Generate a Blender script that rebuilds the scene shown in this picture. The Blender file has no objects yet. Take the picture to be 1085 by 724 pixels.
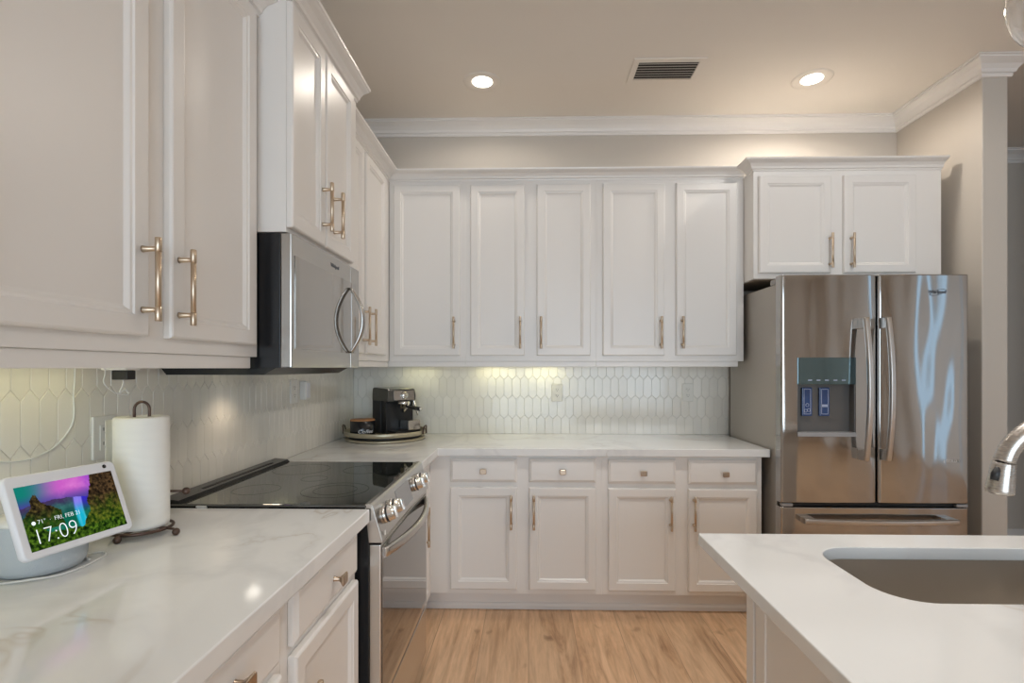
import bpy, bmesh, math, random
from math import sin, cos, pi, radians, sqrt, atan
from mathutils import Vector, Matrix, noise

S = bpy.context.scene
COL = S.collection
random.seed(7)

# ------------------------------------------------------------------ camera, light, exposure
FPX, CXP, CYP = 555.0, 547.5, 390.0
CAM_Z = 1.354
YAW = atan(12.5 / FPX)
cd = bpy.data.cameras.new('camera')
cam = bpy.data.objects.new('camera', cd)
COL.objects.link(cam)
cam.location = (0, 0, CAM_Z)
cam.rotation_euler = (pi / 2, 0, YAW)
cd.sensor_width = 36.0
cd.sensor_fit = 'HORIZONTAL'
cd.lens = FPX / 1085 * 36
cd.shift_x = -(CXP - 542.5) / 1085
cd.shift_y = (CYP - 362) / 1085
cd.clip_start = 0.02
S.camera = cam

S.view_settings.view_transform = 'Standard'
S.view_settings.look = 'None'
S.view_settings.gamma = 1.0
S.view_settings.use_curve_mapping = False
S.view_settings.exposure = 0.2
S.cycles.use_denoising = True
S.cycles.max_bounces = 10
S.cycles.diffuse_bounces = 6
S.cycles.caustics_reflective = False
S.cycles.caustics_refractive = False

W = bpy.data.worlds.new('sky')
S.world = W
W.use_nodes = True
bg = W.node_tree.nodes['Background']
bg.inputs[0].default_value = (0.50, 0.74, 1.0, 1)
bg.inputs[1].default_value = 0.75

REAR_Y, RIGHT_X = -4.5, 5.6
# openings: (a0, a1, z0, z1)
REAR_OPEN = [(-0.9, 3.1, 0.06, 2.72)]
RIGHT_OPEN = [(-2.08, -1.50, 0.03, 2.93), (-1.00, -0.78, 0.03, 2.93)]
COOL = (0.74, 0.88, 1.0)
WARM = (1.0, 0.91, 0.80)
NEUTRAL = (1.0, 0.965, 0.92)


def daylight(name, loc, rot, sx, sy, power, col):
    l = bpy.data.lights.new(name, 'AREA')
    l.shape = 'RECTANGLE'; l.size = sx; l.size_y = sy
    l.energy = power; l.color = col
    o = bpy.data.objects.new(name, l); COL.objects.link(o)
    o.location = loc; o.rotation_euler = rot
    return o


P_REAR, P_RIGHT = 78, 2.6
for (a0, a1, z0, z1) in REAR_OPEN:
    A = (a1 - a0) * (z1 - z0)
    daylight('window_daylight', ((a0 + a1) / 2, REAR_Y - 0.12, (z0 + z1) / 2), (pi / 2, 0, 0), a1 - a0, z1 - z0,
             P_REAR * A / 6, COOL)
for (a0, a1, z0, z1) in RIGHT_OPEN:
    A = (a1 - a0) * (z1 - z0)
    daylight('window_daylight', (RIGHT_X + 0.12, (a0 + a1) / 2, (z0 + z1) / 2), (pi / 2, 0, pi / 2), a1 - a0, z1 - z0,
             P_RIGHT * A / 2, (0.58, 0.80, 1.0))
CAN_POWER, UNDER_POWER = 6.0, 0.20


# ------------------------------------------------------------------ material helpers
def srgb(r, g, b):
    def f(c):
        c /= 255
        return c / 12.92 if c <= 0.04045 else ((c + 0.055) / 1.055) ** 2.4
    return (f(r), f(g), f(b), 1)


def mat(name, col=(0.8, 0.8, 0.8, 1), rough=0.5, metal=0.0, **kw):
    m = bpy.data.materials.new(name)
    m.use_nodes = True
    b = m.node_tree.nodes['Principled BSDF']
    b.inputs['Base Color'].default_value = col
    b.inputs['Roughness'].default_value = rough
    b.inputs['Metallic'].default_value = metal
    for k, v in kw.items():
        b.inputs[k.replace('_', ' ')].default_value = v
    return m


def N(m, t, **kw):
    n = m.node_tree.nodes.new(t)
    for k, v in kw.items():
        setattr(n, k, v)
    return n


def L(m, a, b):
    m.node_tree.links.new(a, b)


def bsdf(m):
    return m.node_tree.nodes['Principled BSDF']


def coords(m, scale=(1, 1, 1), rot=(0, 0, 0), which='Object'):
    t = N(m, 'ShaderNodeTexCoord'); mp = N(m, 'ShaderNodeMapping')
    mp.inputs['Scale'].default_value = scale
    mp.inputs['Rotation'].default_value = rot
    L(m, t.outputs[which], mp.inputs['Vector'])
    return mp.outputs['Vector']


def ramp(m, fac, stops):
    r = N(m, 'ShaderNodeValToRGB')
    els = r.color_ramp.elements
    while len(els) < len(stops):
        els.new(0.5)
    for e, (p, c) in zip(els, stops):
        e.position = p; e.color = c
    L(m, fac, r.inputs['Fac'])
    return r.outputs['Color']


def noise_tex(m, vec, scale, detail=3, rough=0.5, dist=0.0):
    n = N(m, 'ShaderNodeTexNoise')
    n.inputs['Scale'].default_value = scale
    n.inputs['Detail'].default_value = detail
    n.inputs['Roughness'].default_value = rough
    n.inputs['Distortion'].default_value = dist
    L(m, vec, n.inputs['Vector'])
    return n.outputs['Fac']


def bump(m, h, strength, dist=0.002):
    b = N(m, 'ShaderNodeBump')
    b.inputs['Strength'].default_value = strength
    b.inputs['Distance'].default_value = dist
    L(m, h, b.inputs['Height'])
    L(m, b.outputs['Normal'], bsdf(m).inputs['Normal'])
    return b


def mixc(m, fac, a, b, mode='MIX'):
    x = N(m, 'ShaderNodeMix', data_type='RGBA', blend_type=mode)
    for sock, v in ((x.inputs[0], fac), (x.inputs[6], a), (x.inputs[7], b)):
        if hasattr(v, 'links') or hasattr(v, 'is_linked'):
            L(m, v, sock)
        else:
            sock.default_value = v
    return x.outputs[2]


def painted(name, col, rough, bscale=60, bstr=0.05):
    m = mat(name, col, rough)
    v = coords(m)
    n = noise_tex(m, v, bscale, 2)
    bump(m, n, bstr, 0.001)
    n2 = noise_tex(m, v, 3, 2)
    c = tuple(x * 0.97 for x in col[:3]) + (1,)
    L(m, mixc(m, n2, c, col), bsdf(m).inputs['Base Color'])
    return m


M = {}
M['cab'] = painted('cabinet_paint', (0.80, 0.775, 0.745, 1), 0.32, 90, 0.03)
M['wall'] = painted('greige_wall_paint', (0.56, 0.515, 0.46, 1), 0.75, 220, 0.12)
M['ceil'] = painted('ceiling_paint', (0.78, 0.735, 0.675, 1), 0.85, 160, 0.15)
M['trim'] = painted('trim_paint', (0.78, 0.755, 0.73, 1), 0.4, 60, 0.02)
M['darkgap'] = mat('gap_shadow_board', (0.05, 0.045, 0.04, 1), 0.8)
M['rawwood'] = mat('unpainted_underside', (0.30, 0.24, 0.18, 1), 0.7)
M['bronze'] = mat('champagne_bronze', (0.60, 0.485, 0.365, 1), 0.33, 1.0)
M['bronze_dark'] = mat('bronze_knob', (0.47, 0.37, 0.28, 1), 0.33, 1.0)
M['oil_bronze'] = mat('oil_rubbed_bronze', (0.115, 0.075, 0.06, 1), 0.38, 0.8)
M['white_plastic'] = mat('white_plastic', (0.80, 0.79, 0.76, 1), 0.35)
M['cool_white'] = mat('cool_white_plastic', (0.82, 0.83, 0.88, 1), 0.35)
M['ivory_plastic'] = mat('ivory_plastic', (0.74, 0.72, 0.66, 1), 0.35)
M['slot'] = mat('dark_slot', (0.03, 0.03, 0.03, 1), 0.6)
M['black'] = mat('black_enamel', (0.012, 0.013, 0.015, 1), 0.22)
M['black_matte'] = mat('black_plastic', (0.015, 0.016, 0.018, 1), 0.45)
M['grey_plastic'] = mat('grey_plastic', (0.33, 0.33, 0.34, 1), 0.4)
M['chrome'] = mat('chrome', (0.80, 0.79, 0.77, 1), 0.10, 1.0)
M['logo'] = mat('logo_grey', (0.10, 0.11, 0.13, 1), 0.4)
M['cord'] = mat('white_cord', (0.74, 0.74, 0.72, 1), 0.45)
M['wood_lid'] = mat('wood_lid', (0.42, 0.20, 0.08, 1), 0.5)
M['text_white'] = mat('white_print', (0.85, 0.85, 0.85, 1), 0.5)


def quartz(name, warm=0.0):
    m = mat(name, (0.82, 0.81, 0.79, 1), 0.10)
    v = coords(m)
    warp = noise_tex(m, v, 1.35, 5, 0.56, 0.6)
    sub = N(m, 'ShaderNodeMath', operation='SUBTRACT'); L(m, warp, sub.inputs[0]); sub.inputs[1].default_value = 0.5
    ab = N(m, 'ShaderNodeMath', operation='ABSOLUTE'); L(m, sub.outputs[0], ab.inputs[0])
    soft = ramp(m, ab.outputs[0], [(0.0, (1, 1, 1, 1)), (0.045, (0, 0, 0, 1))])
    thin = ramp(m, ab.outputs[0], [(0.0, (1, 1, 1, 1)), (0.008, (0, 0, 0, 1))])
    brk = noise_tex(m, v, 4.0, 3)
    brk = ramp(m, brk, [(0.48, (0, 0, 0, 1)), (0.62, (1, 1, 1, 1))])
    cl = noise_tex(m, v, 2.2, 4)
    base = mixc(m, cl, (0.735, 0.735, 0.725, 1), (0.79, 0.79, 0.778, 1))
    c1 = mixc(m, soft, base, mixc(m, 0.45, base, (0.62, 0.62, 0.62, 1)))
    f2 = N(m, 'ShaderNodeMath', operation='MULTIPLY')
    L(m, thin, f2.inputs[0]); L(m, brk, f2.inputs[1])
    f3 = N(m, 'ShaderNodeMath', operation='MULTIPLY'); L(m, f2.outputs[0], f3.inputs[0]); f3.inputs[1].default_value = 0.5
    c2 = mixc(m, f3.outputs[0], c1, (0.50, 0.42, 0.33, 1))
    L(m, c2, bsdf(m).inputs['Base Color'])
    return m


M['quartz'] = quartz('white_quartz')


def steel(name, col, rough, wav=0.0, streak=(1, 1, 60)):
    m = mat(name, col, rough, 1.0)
    v = coords(m, streak)
    n = noise_tex(m, v, 30, 2)
    r = N(m, 'ShaderNodeMapRange')
    r.inputs['To Min'].default_value = rough * 0.85; r.inputs['To Max'].default_value = rough * 1.2
    L(m, n, r.inputs['Value']); L(m, r.outputs[0], bsdf(m).inputs['Roughness'])
    if wav:
        v2 = coords(m, (5.0, 0.5, 1.15))
        n2 = noise_tex(m, v2, 1.0, 1.0, 0.4, 0.0)
        bump(m, n2, 1.0, wav)
    return m


M['steel'] = steel('brushed_steel', (0.60, 0.575, 0.545, 1), 0.24)
M['steel_door'] = steel('fridge_steel', (0.47, 0.455, 0.44, 1), 0.08, 0.014)
M['steel_side'] = mat('fridge_side_grey', (0.43, 0.40, 0.36, 1), 0.4, 0.4)
M['nickel'] = steel('brushed_nickel', (0.50, 0.465, 0.43, 1), 0.27)
M['sinksteel'] = steel('sink_steel', (0.62, 0.58, 0.53, 1), 0.34)
M['mwglass'] = mat('microwave_mirror_glass', (0.43, 0.41, 0.385, 1), 0.05, 0.85)
M['ovenglass'] = mat('oven_mirror_glass', (0.25, 0.235, 0.22, 1), 0.03, 0.9)
M['cookglass'] = mat('ceramic_cooktop', (0.010, 0.012, 0.010, 1), 0.025, 0.0, IOR=2.3)
M['burner'] = mat('burner_ring_print', (0.035, 0.036, 0.036, 1), 0.2)
M['dispglass'] = mat('dispenser_glass', (0.16, 0.24, 0.27, 1), 0.06, 0.8)
M['blue_lens'] = mat('blue_paddle', (0.04, 0.075, 0.19, 1), 0.2)
M['blue_edge'] = mat('paddle_print', (0.40, 0.46, 0.62, 1), 0.3)
M['steel_mw'] = steel('microwave_steel', (0.47, 0.45, 0.425, 1), 0.22)
M['dispgrey'] = mat('dispenser_grey', (0.13, 0.125, 0.12, 1), 0.35, 0.3)
M['steel_handle'] = steel('satin_steel', (0.64, 0.62, 0.60, 1), 0.30)
M['fabric_grey'] = painted('speaker_fabric', (0.52, 0.565, 0.60, 1), 0.9, 900, 0.6)
M['tray_gold'] = mat('tray_champagne', (0.50, 0.45, 0.33, 1), 0.38, 0.7)
M['machine_shell'] = mat('machine_gloss_black', (0.035, 0.038, 0.034, 1), 0.15, 0.0, IOR=2.0)

# paper towel: quilted
m = mat('paper_towel', (0.84, 0.83, 0.79, 1), 0.95)
v = coords(m, (1, 1, 1))
w = N(m, 'ShaderNodeTexWave'); w.bands_direction = 'Z'
w.inputs['Scale'].default_value = 14; w.inputs['Distortion'].default_value = 9; w.inputs['Detail'].default_value = 2
w.inputs['Detail Scale'].default_value = 0.5
L(m, v, w.inputs['Vector'])
bump(m, w.outputs['Fac'], 0.12, 0.004)
M['towel'] = m

# tile: glossy, cloudy, colour varied by island
m = mat('picket_tile_glaze', (0.75, 0.74, 0.69, 1), 0.13)
v = coords(m)
n = noise_tex(m, v, 6, 5, 0.65)
at = N(m, 'ShaderNodeAttribute'); at.attribute_name = 'tint'
c = mixc(m, n, (0.795, 0.765, 0.705, 1), (0.865, 0.835, 0.775, 1))
c = mixc(m, 1.0, c, at.outputs['Color'], 'MULTIPLY')
L(m, c, bsdf(m).inputs['Base Color'])
bump(m, noise_tex(m, v, 14, 2), 0.25, 0.004)
M['tile'] = m
M['grout'] = mat('grout', (0.75, 0.725, 0.67, 1), 0.9)

# wood floor: planks along world Y
m = mat('oak_planks', (0.5, 0.33, 0.2, 1), 0.38)
v = coords(m, (1, 1, 1), (0, 0, pi / 2))
br = N(m, 'ShaderNodeTexBrick')
br.offset = 0.37; br.offset_frequency = 1; br.squash = 1.0
br.inputs['Color1'].default_value = (0.0, 0.0, 0.0, 1); br.inputs['Color2'].default_value = (1, 1, 1, 1)
br.inputs['Mortar'].default_value = (0.5, 0.5, 0.5, 1)
br.inputs['Scale'].default_value = 1.0
br.inputs['Mortar Size'].default_value = 0.0018
br.inputs['Bias'].default_value = 0.0
br.inputs['Brick Width'].default_value = 1.25; br.inputs['Row Height'].default_value = 0.235
L(m, v, br.inputs['Vector'])
sep = N(m, 'ShaderNodeSeparateColor'); L(m, br.outputs['Color'], sep.inputs[0])
vv = coords(m, (9.0, 0.8, 1))
addv = N(m, 'ShaderNodeVectorMath', operation='ADD')
cmb = N(m, 'ShaderNodeCombineXYZ')
mul = N(m, 'ShaderNodeMath', operation='MULTIPLY'); L(m, sep.outputs[0], mul.inputs[0]); mul.inputs[1].default_value = 17.0
L(m, mul.outputs[0], cmb.inputs[1]); L(m, mul.outputs[0], cmb.inputs[0])
L(m, vv, addv.inputs[0]); L(m, cmb.outputs[0], addv.inputs[1])
g1 = noise_tex(m, addv.outputs[0], 1.15, 7, 0.66, 1.6)
g2 = noise_tex(m, addv.outputs[0], 5.0, 4, 0.6, 0.3)
wood = ramp(m, g1, [(0.28, (0.34, 0.190, 0.100, 1)), (0.42, (0.59, 0.375, 0.220, 1)), (0.58, (0.71, 0.48, 0.30, 1)), (0.75, (0.54, 0.335, 0.195, 1))])
fine = ramp(m, g2, [(0.35, (0.86, 0.84, 0.82, 1)), (0.6, (1.06, 1.05, 1.04, 1))])
wood = mixc(m, 1.0, wood, fine, 'MULTIPLY')
plank = ramp(m, sep.outputs[0], [(0.0, (0.90, 0.89, 0.88, 1)), (1.0, (1.08, 1.07, 1.06, 1))])
wood = mixc(m, 1.0, wood, plank, 'MULTIPLY')
kv0 = coords(m, (6.5, 4.2, 1))
kw = noise_tex(m, coords(m, (3, 2, 1)), 4.0, 3)
kva = N(m, 'ShaderNodeVectorMath', operation='ADD'); kc = N(m, 'ShaderNodeCombineXYZ')
L(m, kw, kc.inputs[0]); L(m, kv0, kva.inputs[0]); L(m, kc.outputs[0], kva.inputs[1])
kv = kva.outputs[0]
vor = N(m, 'ShaderNodeTexVoronoi'); vor.inputs['Scale'].default_value = 1.0; L(m, kv, vor.inputs['Vector'])
knot = ramp(m, vor.outputs['Distance'], [(0.02, (1, 1, 1, 1)), (0.16, (0, 0, 0, 1))])
kf = N(m, 'ShaderNodeMath', operation='MULTIPLY'); L(m, knot, kf.inputs[0]); kf.inputs[1].default_value = 0.75
wood = mixc(m, kf.outputs[0], wood, (0.20, 0.10, 0.05, 1))
sm = N(m, 'ShaderNodeMath', operation='MULTIPLY'); L(m, br.outputs['Fac'], sm.inputs[0]); sm.inputs[1].default_value = 0.55
wood = mixc(m, sm.outputs[0], wood, (0.24, 0.145, 0.085, 1))
L(m, wood, bsdf(m).inputs['Base Color'])
bump(m, g2, 0.08, 0.002)
M['floor'] = m


def emit(name, col, strength):
    m = bpy.data.materials.new(name); m.use_nodes = True
    nt = m.node_tree; nt.nodes.remove(nt.nodes['Principled BSDF'])
    e = nt.nodes.new('ShaderNodeEmission'); e.inputs[0].default_value = col; e.inputs[1].default_value = strength
    nt.links.new(e.outputs[0], nt.nodes['Material Output'].inputs[0])
    return m


M['lamp'] = emit('lamp_glow', (1, 0.93, 0.82, 1), 6.0)
M['led'] = emit('led_strip_glow', (1, 0.95, 0.62, 1), 1.5)
M['screen_text'] = emit('screen_text', (0.9, 0.97, 1, 1), 0.95)
m = emit('screen_picture', (1, 1, 1, 1), 0.85)
at = N(m, 'ShaderNodeAttribute'); at.attribute_name = 'picture'
L(m, at.outputs['Color'], m.node_tree.nodes['Emission'].inputs[0])
M['screen'] = m
m = mat('pendant_glass', (0.95, 0.95, 0.95, 1), 0.02, 0.0)
bsdf(m).inputs['Transmission Weight'].default_value = 1.0
bsdf(m).inputs['IOR'].default_value = 1.45
v = coords(m); bump(m, noise_tex(m, v, 18, 2), 0.4, 0.004)
M['glass'] = m


# ------------------------------------------------------------------ mesh builder
class MB:
    def __init__(s):
        s.bm = bmesh.new()
        s.mats = []

    def mi(s, m):
        if m not in s.mats:
            s.mats.append(m)
        return s.mats.index(m)

    def face(s, vs, m=0, smooth=False):
        try:
            f = s.bm.faces.new(vs)
        except ValueError:
            return None
        f.material_index = m; f.smooth = smooth
        return f

    def box(s, x0, x1, y0, y1, z0, z1, m=0, bev=0.0, skip=()):
        v = [s.bm.verts.new(p) for p in ((x0, y0, z0), (x1, y0, z0), (x1, y1, z0), (x0, y1, z0),
                                         (x0, y0, z1), (x1, y0, z1), (x1, y1, z1), (x0, y1, z1))]
        F = {'b': (3, 2, 1, 0), 't': (4, 5, 6, 7), 'f': (0, 1, 5, 4), 'k': (2, 3, 7, 6), 'l': (3, 0, 4, 7), 'r': (1, 2, 6, 5)}
        fs = [s.face([v[i] for i in F[k]], m) for k in F if k not in skip]
        if bev > 0:
            es = {e for f in fs for e in f.edges}
            r = bmesh.ops.bevel(s.bm, geom=list(es), offset=bev, segments=2, profile=0.6, affect='EDGES', clamp_overlap=True)
            for f in r['faces']:
                f.material_index = m
        return v

    def loft(s, rings, m=0, smooth=False, closed=True, caps=(True, True)):
        R = [[s.bm.verts.new(p) for p in r] for r in rings]
        n = len(R[0])
        for a, b in zip(R[:-1], R[1:]):
            for i in range(n if closed else n - 1):
                j = (i + 1) % n
                s.face((a[i], a[j], b[j], b[i]), m, smooth)
        if caps[0]:
            s.face(list(reversed(R[0])), m)
        if caps[1]:
            s.face(R[-1], m)
        return R

    def tube(s, pts, r, m=0, seg=12, caps=True, closed=False, flat=None):
        """sweep a circle (radius r or list) along pts; flat=(a,b) makes an ellipse/rect-ish section with up-vector z"""
        pts = [Vector(p) for p in pts]
        n = len(pts)
        rs = r if isinstance(r, (list, tuple)) else [r] * n
        rings = []
        prev = None
        for i, p in enumerate(pts):
            if closed:
                t = (pts[(i + 1) % n] - pts[i - 1])
            else:
                t = pts[min(i + 1, n - 1)] - pts[max(i - 1, 0)]
            if t.length < 1e-9:
                t = Vector((0, 0, 1))
            t.normalize()
            if prev is None:
                ref = Vector((0, 0, 1)) if abs(t.z) < 0.9 else Vector((1, 0, 0))
                u = t.cross(ref).normalized()
            else:
                u = (prev - t * prev.dot(t))
                u = u.normalized() if u.length > 1e-6 else t.orthogonal().normalized()
            prev = u
            w = t.cross(u)
            rings.append([p + (u * cos(2 * pi * k / seg) + w * sin(2 * pi * k / seg)) * rs[i] for k in range(seg)])
        if closed:
            rings.append(rings[0])
            R = [[s.bm.verts.new(q) for q in rr] for rr in rings[:-1]]
            R.append(R[0])
            for a, b in zip(R[:-1], R[1:]):
                for i in range(seg):
                    j = (i + 1) % seg
                    s.face((a[i], b[i], b[j], a[j]), m, True)
        else:
            s.loft(rings, m, True, True, (caps, caps))

    def lathe(s, prof, c=(0, 0, 0), m=0, seg=32, mtx=None, smooth=True, a0=0, a1=2 * pi):
        """prof: [(r,z)...] revolved about z through c (or transformed by mtx)"""
        full = abs(a1 - a0 - 2 * pi) < 1e-6
        rows = []
        for (r, z) in prof:
            if r < 1e-6:
                p = Vector((0, 0, z))
                p = (mtx @ p) if mtx else p + Vector(c)
                rows.append([s.bm.verts.new(p)])
            else:
                row = []
                for k in range(seg if full else seg + 1):
                    a = a0 + (a1 - a0) * k / seg
                    p = Vector((r * cos(a), r * sin(a), z))
                    p = (mtx @ p) if mtx else p + Vector(c)
                    row.append(s.bm.verts.new(p))
                rows.append(row)
        for a, b in zip(rows[:-1], rows[1:]):
            cnt = max(len(a), len(b))
            for i in range(cnt if full else cnt - 1):
                j = (i + 1) % cnt
                if len(a) == 1 and len(b) == 1:
                    continue
                if len(a) == 1:
                    s.face((a[0], b[j], b[i]), m, smooth)
                elif len(b) == 1:
                    s.face((a[i], a[j], b[0]), m, smooth)
                else:
                    s.face((a[i], a[j], b[j], b[i]), m, smooth)

    def ball(s, c, r, m=0, seg=16):
        prof = [(r * sin(pi * k / 10), -r * cos(pi * k / 10)) for k in range(11)]
        s.lathe(prof, c, m, seg)

    def prism(s, poly, z0, z1, m=0, smooth=False, mtx=None):
        T = (lambda p: mtx @ Vector(p)) if mtx else Vector
        s.loft([[T((x, y, z0)) for x, y in poly], [T((x, y, z1)) for x, y in poly]], m, smooth)

    def mold(s, path, prof, m=0, closed=False):
        """sweep a moulding: path in plan [(x,y)], prof [(p,z)], p = offset to the right of the travel direction"""
        n = len(path)
        P = [Vector(p).to_2d() for p in path]
        rings = []
        for i in range(n):
            def nrm(a, b):
                d = (P[b] - P[a]).normalized()
                return Vector((d.y, -d.x))
            if i == 0:
                mv = nrm(0, 1)
            elif i == n - 1:
                mv = nrm(n - 2, n - 1)
            else:
                n1, n2 = nrm(i - 1, i), nrm(i, i + 1)
                mv = (n1 + n2) / (1 + n1.dot(n2))
            rings.append([(P[i].x + mv.x * p, P[i].y + mv.y * p, z) for p, z in prof])
        s.loft(rings, m)

    def build(s, name, mats, parent=None, bevel=0.0, recalc=True, loc=None, rot=None):
        if recalc:
            bmesh.ops.recalc_face_normals(s.bm, faces=s.bm.faces)
        me = bpy.data.meshes.new(name)
        s.bm.to_mesh(me); s.bm.free()
        if not isinstance(mats, (list, tuple)):
            mats = [mats]
        for x in mats:
            me.materials.append(x)
        o = bpy.data.objects.new(name, me)
        COL.objects.link(o)
        if parent is not None:
            o.parent = parent
        if loc:
            o.location = loc
        if rot:
            o.rotation_euler = rot
        if bevel:
            b = o.modifiers.new('edge', 'BEVEL'); b.width = bevel; b.segments = 2
            b.limit_method = 'ANGLE'; b.angle_limit = radians(40)
        return o


def tag(o, label, cat, group=None, kind=None):
    if label: o['label'] = label
    if cat: o['category'] = cat
    if group: o['group'] = group
    if kind: o['kind'] = kind
    return o


def thing(name, label, cat, loc=(0, 0, 0), rz=0.0, group=None):
    o = bpy.data.objects.new(name, None)
    COL.objects.link(o)
    o.location = loc; o.rotation_euler = (0, 0, rz)
    return tag(o, label, cat, group)


def structure(mb, name, mats, label=None, cat=None, **kw):
    o = mb.build(name, mats, **kw)
    o['kind'] = 'structure'
    if label: o['label'] = label
    if cat: o['category'] = cat
    return o


def text_mesh(name, body, size, mtx, material, parent, depth=0.0006, align='CENTER', xs=1.0, shear=0.0, off=0.0):
    c = bpy.data.curves.new(name, 'FONT')
    c.body = body; c.size = size; c.extrude = depth; c.align_x = align; c.align_y = 'CENTER'; c.shear = shear; c.offset = off
    tmp = bpy.data.objects.new(name, c)
    COL.objects.link(tmp)
    dg = bpy.context.evaluated_depsgraph_get()
    me = bpy.data.meshes.new_from_object(tmp.evaluated_get(dg))
    bpy.data.objects.remove(tmp)
    me.transform(mtx @ Matrix.Diagonal((xs, 1, 1, 1)))
    me.materials.clear(); me.materials.append(material)
    o = bpy.data.objects.new(name, me); COL.objects.link(o)
    o.parent = parent
    return o


FACE_FRONT = Matrix.Rotation(pi / 2, 4, 'X')       # text in local XZ plane, readable from -Y

# ------------------------------------------------------------------ room shell
XW, YB, XR, YE, XR2, YH = -1.18, 3.50, 2.42, 2.85, 2.555, 4.05
CEIL = 2.99
b = MB(); b.box(XW - 0.15, RIGHT_X + 0.15, REAR_Y - 0.15, YH + 0.15, -0.05, 0.0)
structure(b, 'floor', M['floor'], 'light oak plank floor between cabinets and island', 'floor')
b = MB(); b.box(XW - 0.15, RIGHT_X + 0.15, REAR_Y - 0.15, YH + 0.15, CEIL, CEIL + 0.1)
structure(b, 'ceiling', M['ceil'], 'beige painted flat ceiling', 'ceiling')
b = MB(); b.box(XW - 0.15, XW, REAR_Y - 0.15, YB, 0, CEIL)
structure(b, 'wall_left', M['wall'], 'greige wall behind the range', 'wall')
b = MB(); b.box(XW - 0.15, XR2, YB, YH + 0.15, 0, CEIL)
structure(b, 'wall_back', M['wall'], 'greige wall above the back cabinets', 'wall')
b = MB(); b.box(XR, XR2, YE, YB, 0, CEIL)
structure(b, 'wall_right', M['wall'], 'short greige wall ending beside the refrigerator', 'wall', bevel=0.006)
b = MB(); b.box(XR2, RIGHT_X + 0.15, YH, YH + 0.15, 0, CEIL)
structure(b, 'wall_hall', M['wall'], 'shaded hallway wall beyond the refrigerator', 'wall')
b = MB(); b.box(3.55, RIGHT_X, YE, YE + 0.14, 0, CEIL)  # out-of-frame wall added to block rear window light from the hallway
structure(b, 'wall_light_block', M['wall'], 'added unseen greige wall shading the hallway from window light', 'wall')


def wall_with_openings(name, a0, a1, opens, fixed0, fixed1, axis):
    b = MB()

    def bx(p0, p1, z0, z1):
        if axis == 'x':
            b.box(p0, p1, fixed0, fixed1, z0, z1)
        else:
            b.box(fixed0, fixed1, p0, p1, z0, z1)
    cur = a0
    for (o0, o1, z0, z1) in sorted(opens):
        bx(cur, o0, 0, CEIL); bx(o0, o1, 0, z0); bx(o0, o1, z1, CEIL); cur = o1
    bx(cur, a1, 0, CEIL)
    return structure(b, name, M['trim'], None, None)


wall_with_openings('wall_rear', XW - 0.15, RIGHT_X + 0.15, REAR_OPEN, REAR_Y - 0.15, REAR_Y, 'x')
wall_with_openings('wall_east', REAR_Y, YH, RIGHT_OPEN, RIGHT_X, RIGHT_X + 0.15, 'y')
wn = 0
for axis, opens in (('x', REAR_OPEN), ('y', RIGHT_OPEN)):
    for (o0, o1, z0, z1) in opens:
        wn += 1
        b = MB()
        t = 0.05

        def bx(p0, p1, q0, q1):
            if axis == 'x':
                b.box(p0, p1, REAR_Y - 0.09, REAR_Y + 0.015, q0, q1)
            else:
                b.box(RIGHT_X - 0.015, RIGHT_X + 0.09, p0, p1, q0, q1)
        bx(o0, o0 + t, z0, z1); bx(o1 - t, o1, z0, z1); bx(o0 + t, o1 - t, z0, z0 + t); bx(o0 + t, o1 - t, z1 - t, z1)
        if o1 - o0 > 1:
            mid = (o0 + o1) / 2
            bx(mid - 0.03, mid + 0.03, z0 + t, z1 - t)
        structure(b, 'window_%d' % wn, M['trim'])

CROWN = [(0, CEIL - 0.088), (0.010, CEIL - 0.088), (0.014, CEIL - 0.080), (0.014, CEIL - 0.071), (0.023, CEIL - 0.067),
         (0.028, CEIL - 0.052), (0.044, CEIL - 0.034), (0.068, CEIL - 0.021), (0.077, CEIL - 0.016), (0.077, CEIL - 0.008),
         (0.087, CEIL - 0.006), (0.087, CEIL - 0.0005), (0, CEIL - 0.0005)]
b = MB()
b.mold([(XW, REAR_Y), (XW, YB), (XR, YB), (XR, YE), (XR2, YE), (XR2, YH), (RIGHT_X, YH)], CROWN)
structure(b, 'trim_1', M['trim'], 'white crown moulding where walls meet the ceiling', 'crown moulding')
BASEB = [(0, 0.001), (0.014, 0.001), (0.014, 0.105), (0.009, 0.118), (0.006, 0.132), (0, 0.135)]
b = MB(); b.mold([(XR2, YE), (XR2, YH), (RIGHT_X, YH)], BASEB)
structure(b, 'baseboard_hall', M['trim'], 'white baseboard along the hallway wall', 'baseboard')


# ------------------------------------------------------------------ backsplash (elongated hexagon tiles)
def clip(poly, u0, u1, z0, z1):
    def cut(pl, f):
        out = []
        for i in range(len(pl)):
            a, c = pl[i - 1], pl[i]
            fa, fc = f(a), f(c)
            if (fa >= 0) != (fc >= 0):
                t = fa / (fa - fc)
                out.append((a[0] + (c[0] - a[0]) * t, a[1] + (c[1] - a[1]) * t))
            if fc >= 0:
                out.append(c)
        return out
    for f in (lambda p: p[0] - u0, lambda p: u1 - p[0], lambda p: p[1] - z0, lambda p: z1 - p[1]):
        poly = cut(poly, f)
        if len(poly) < 3:
            return []
    return poly


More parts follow.
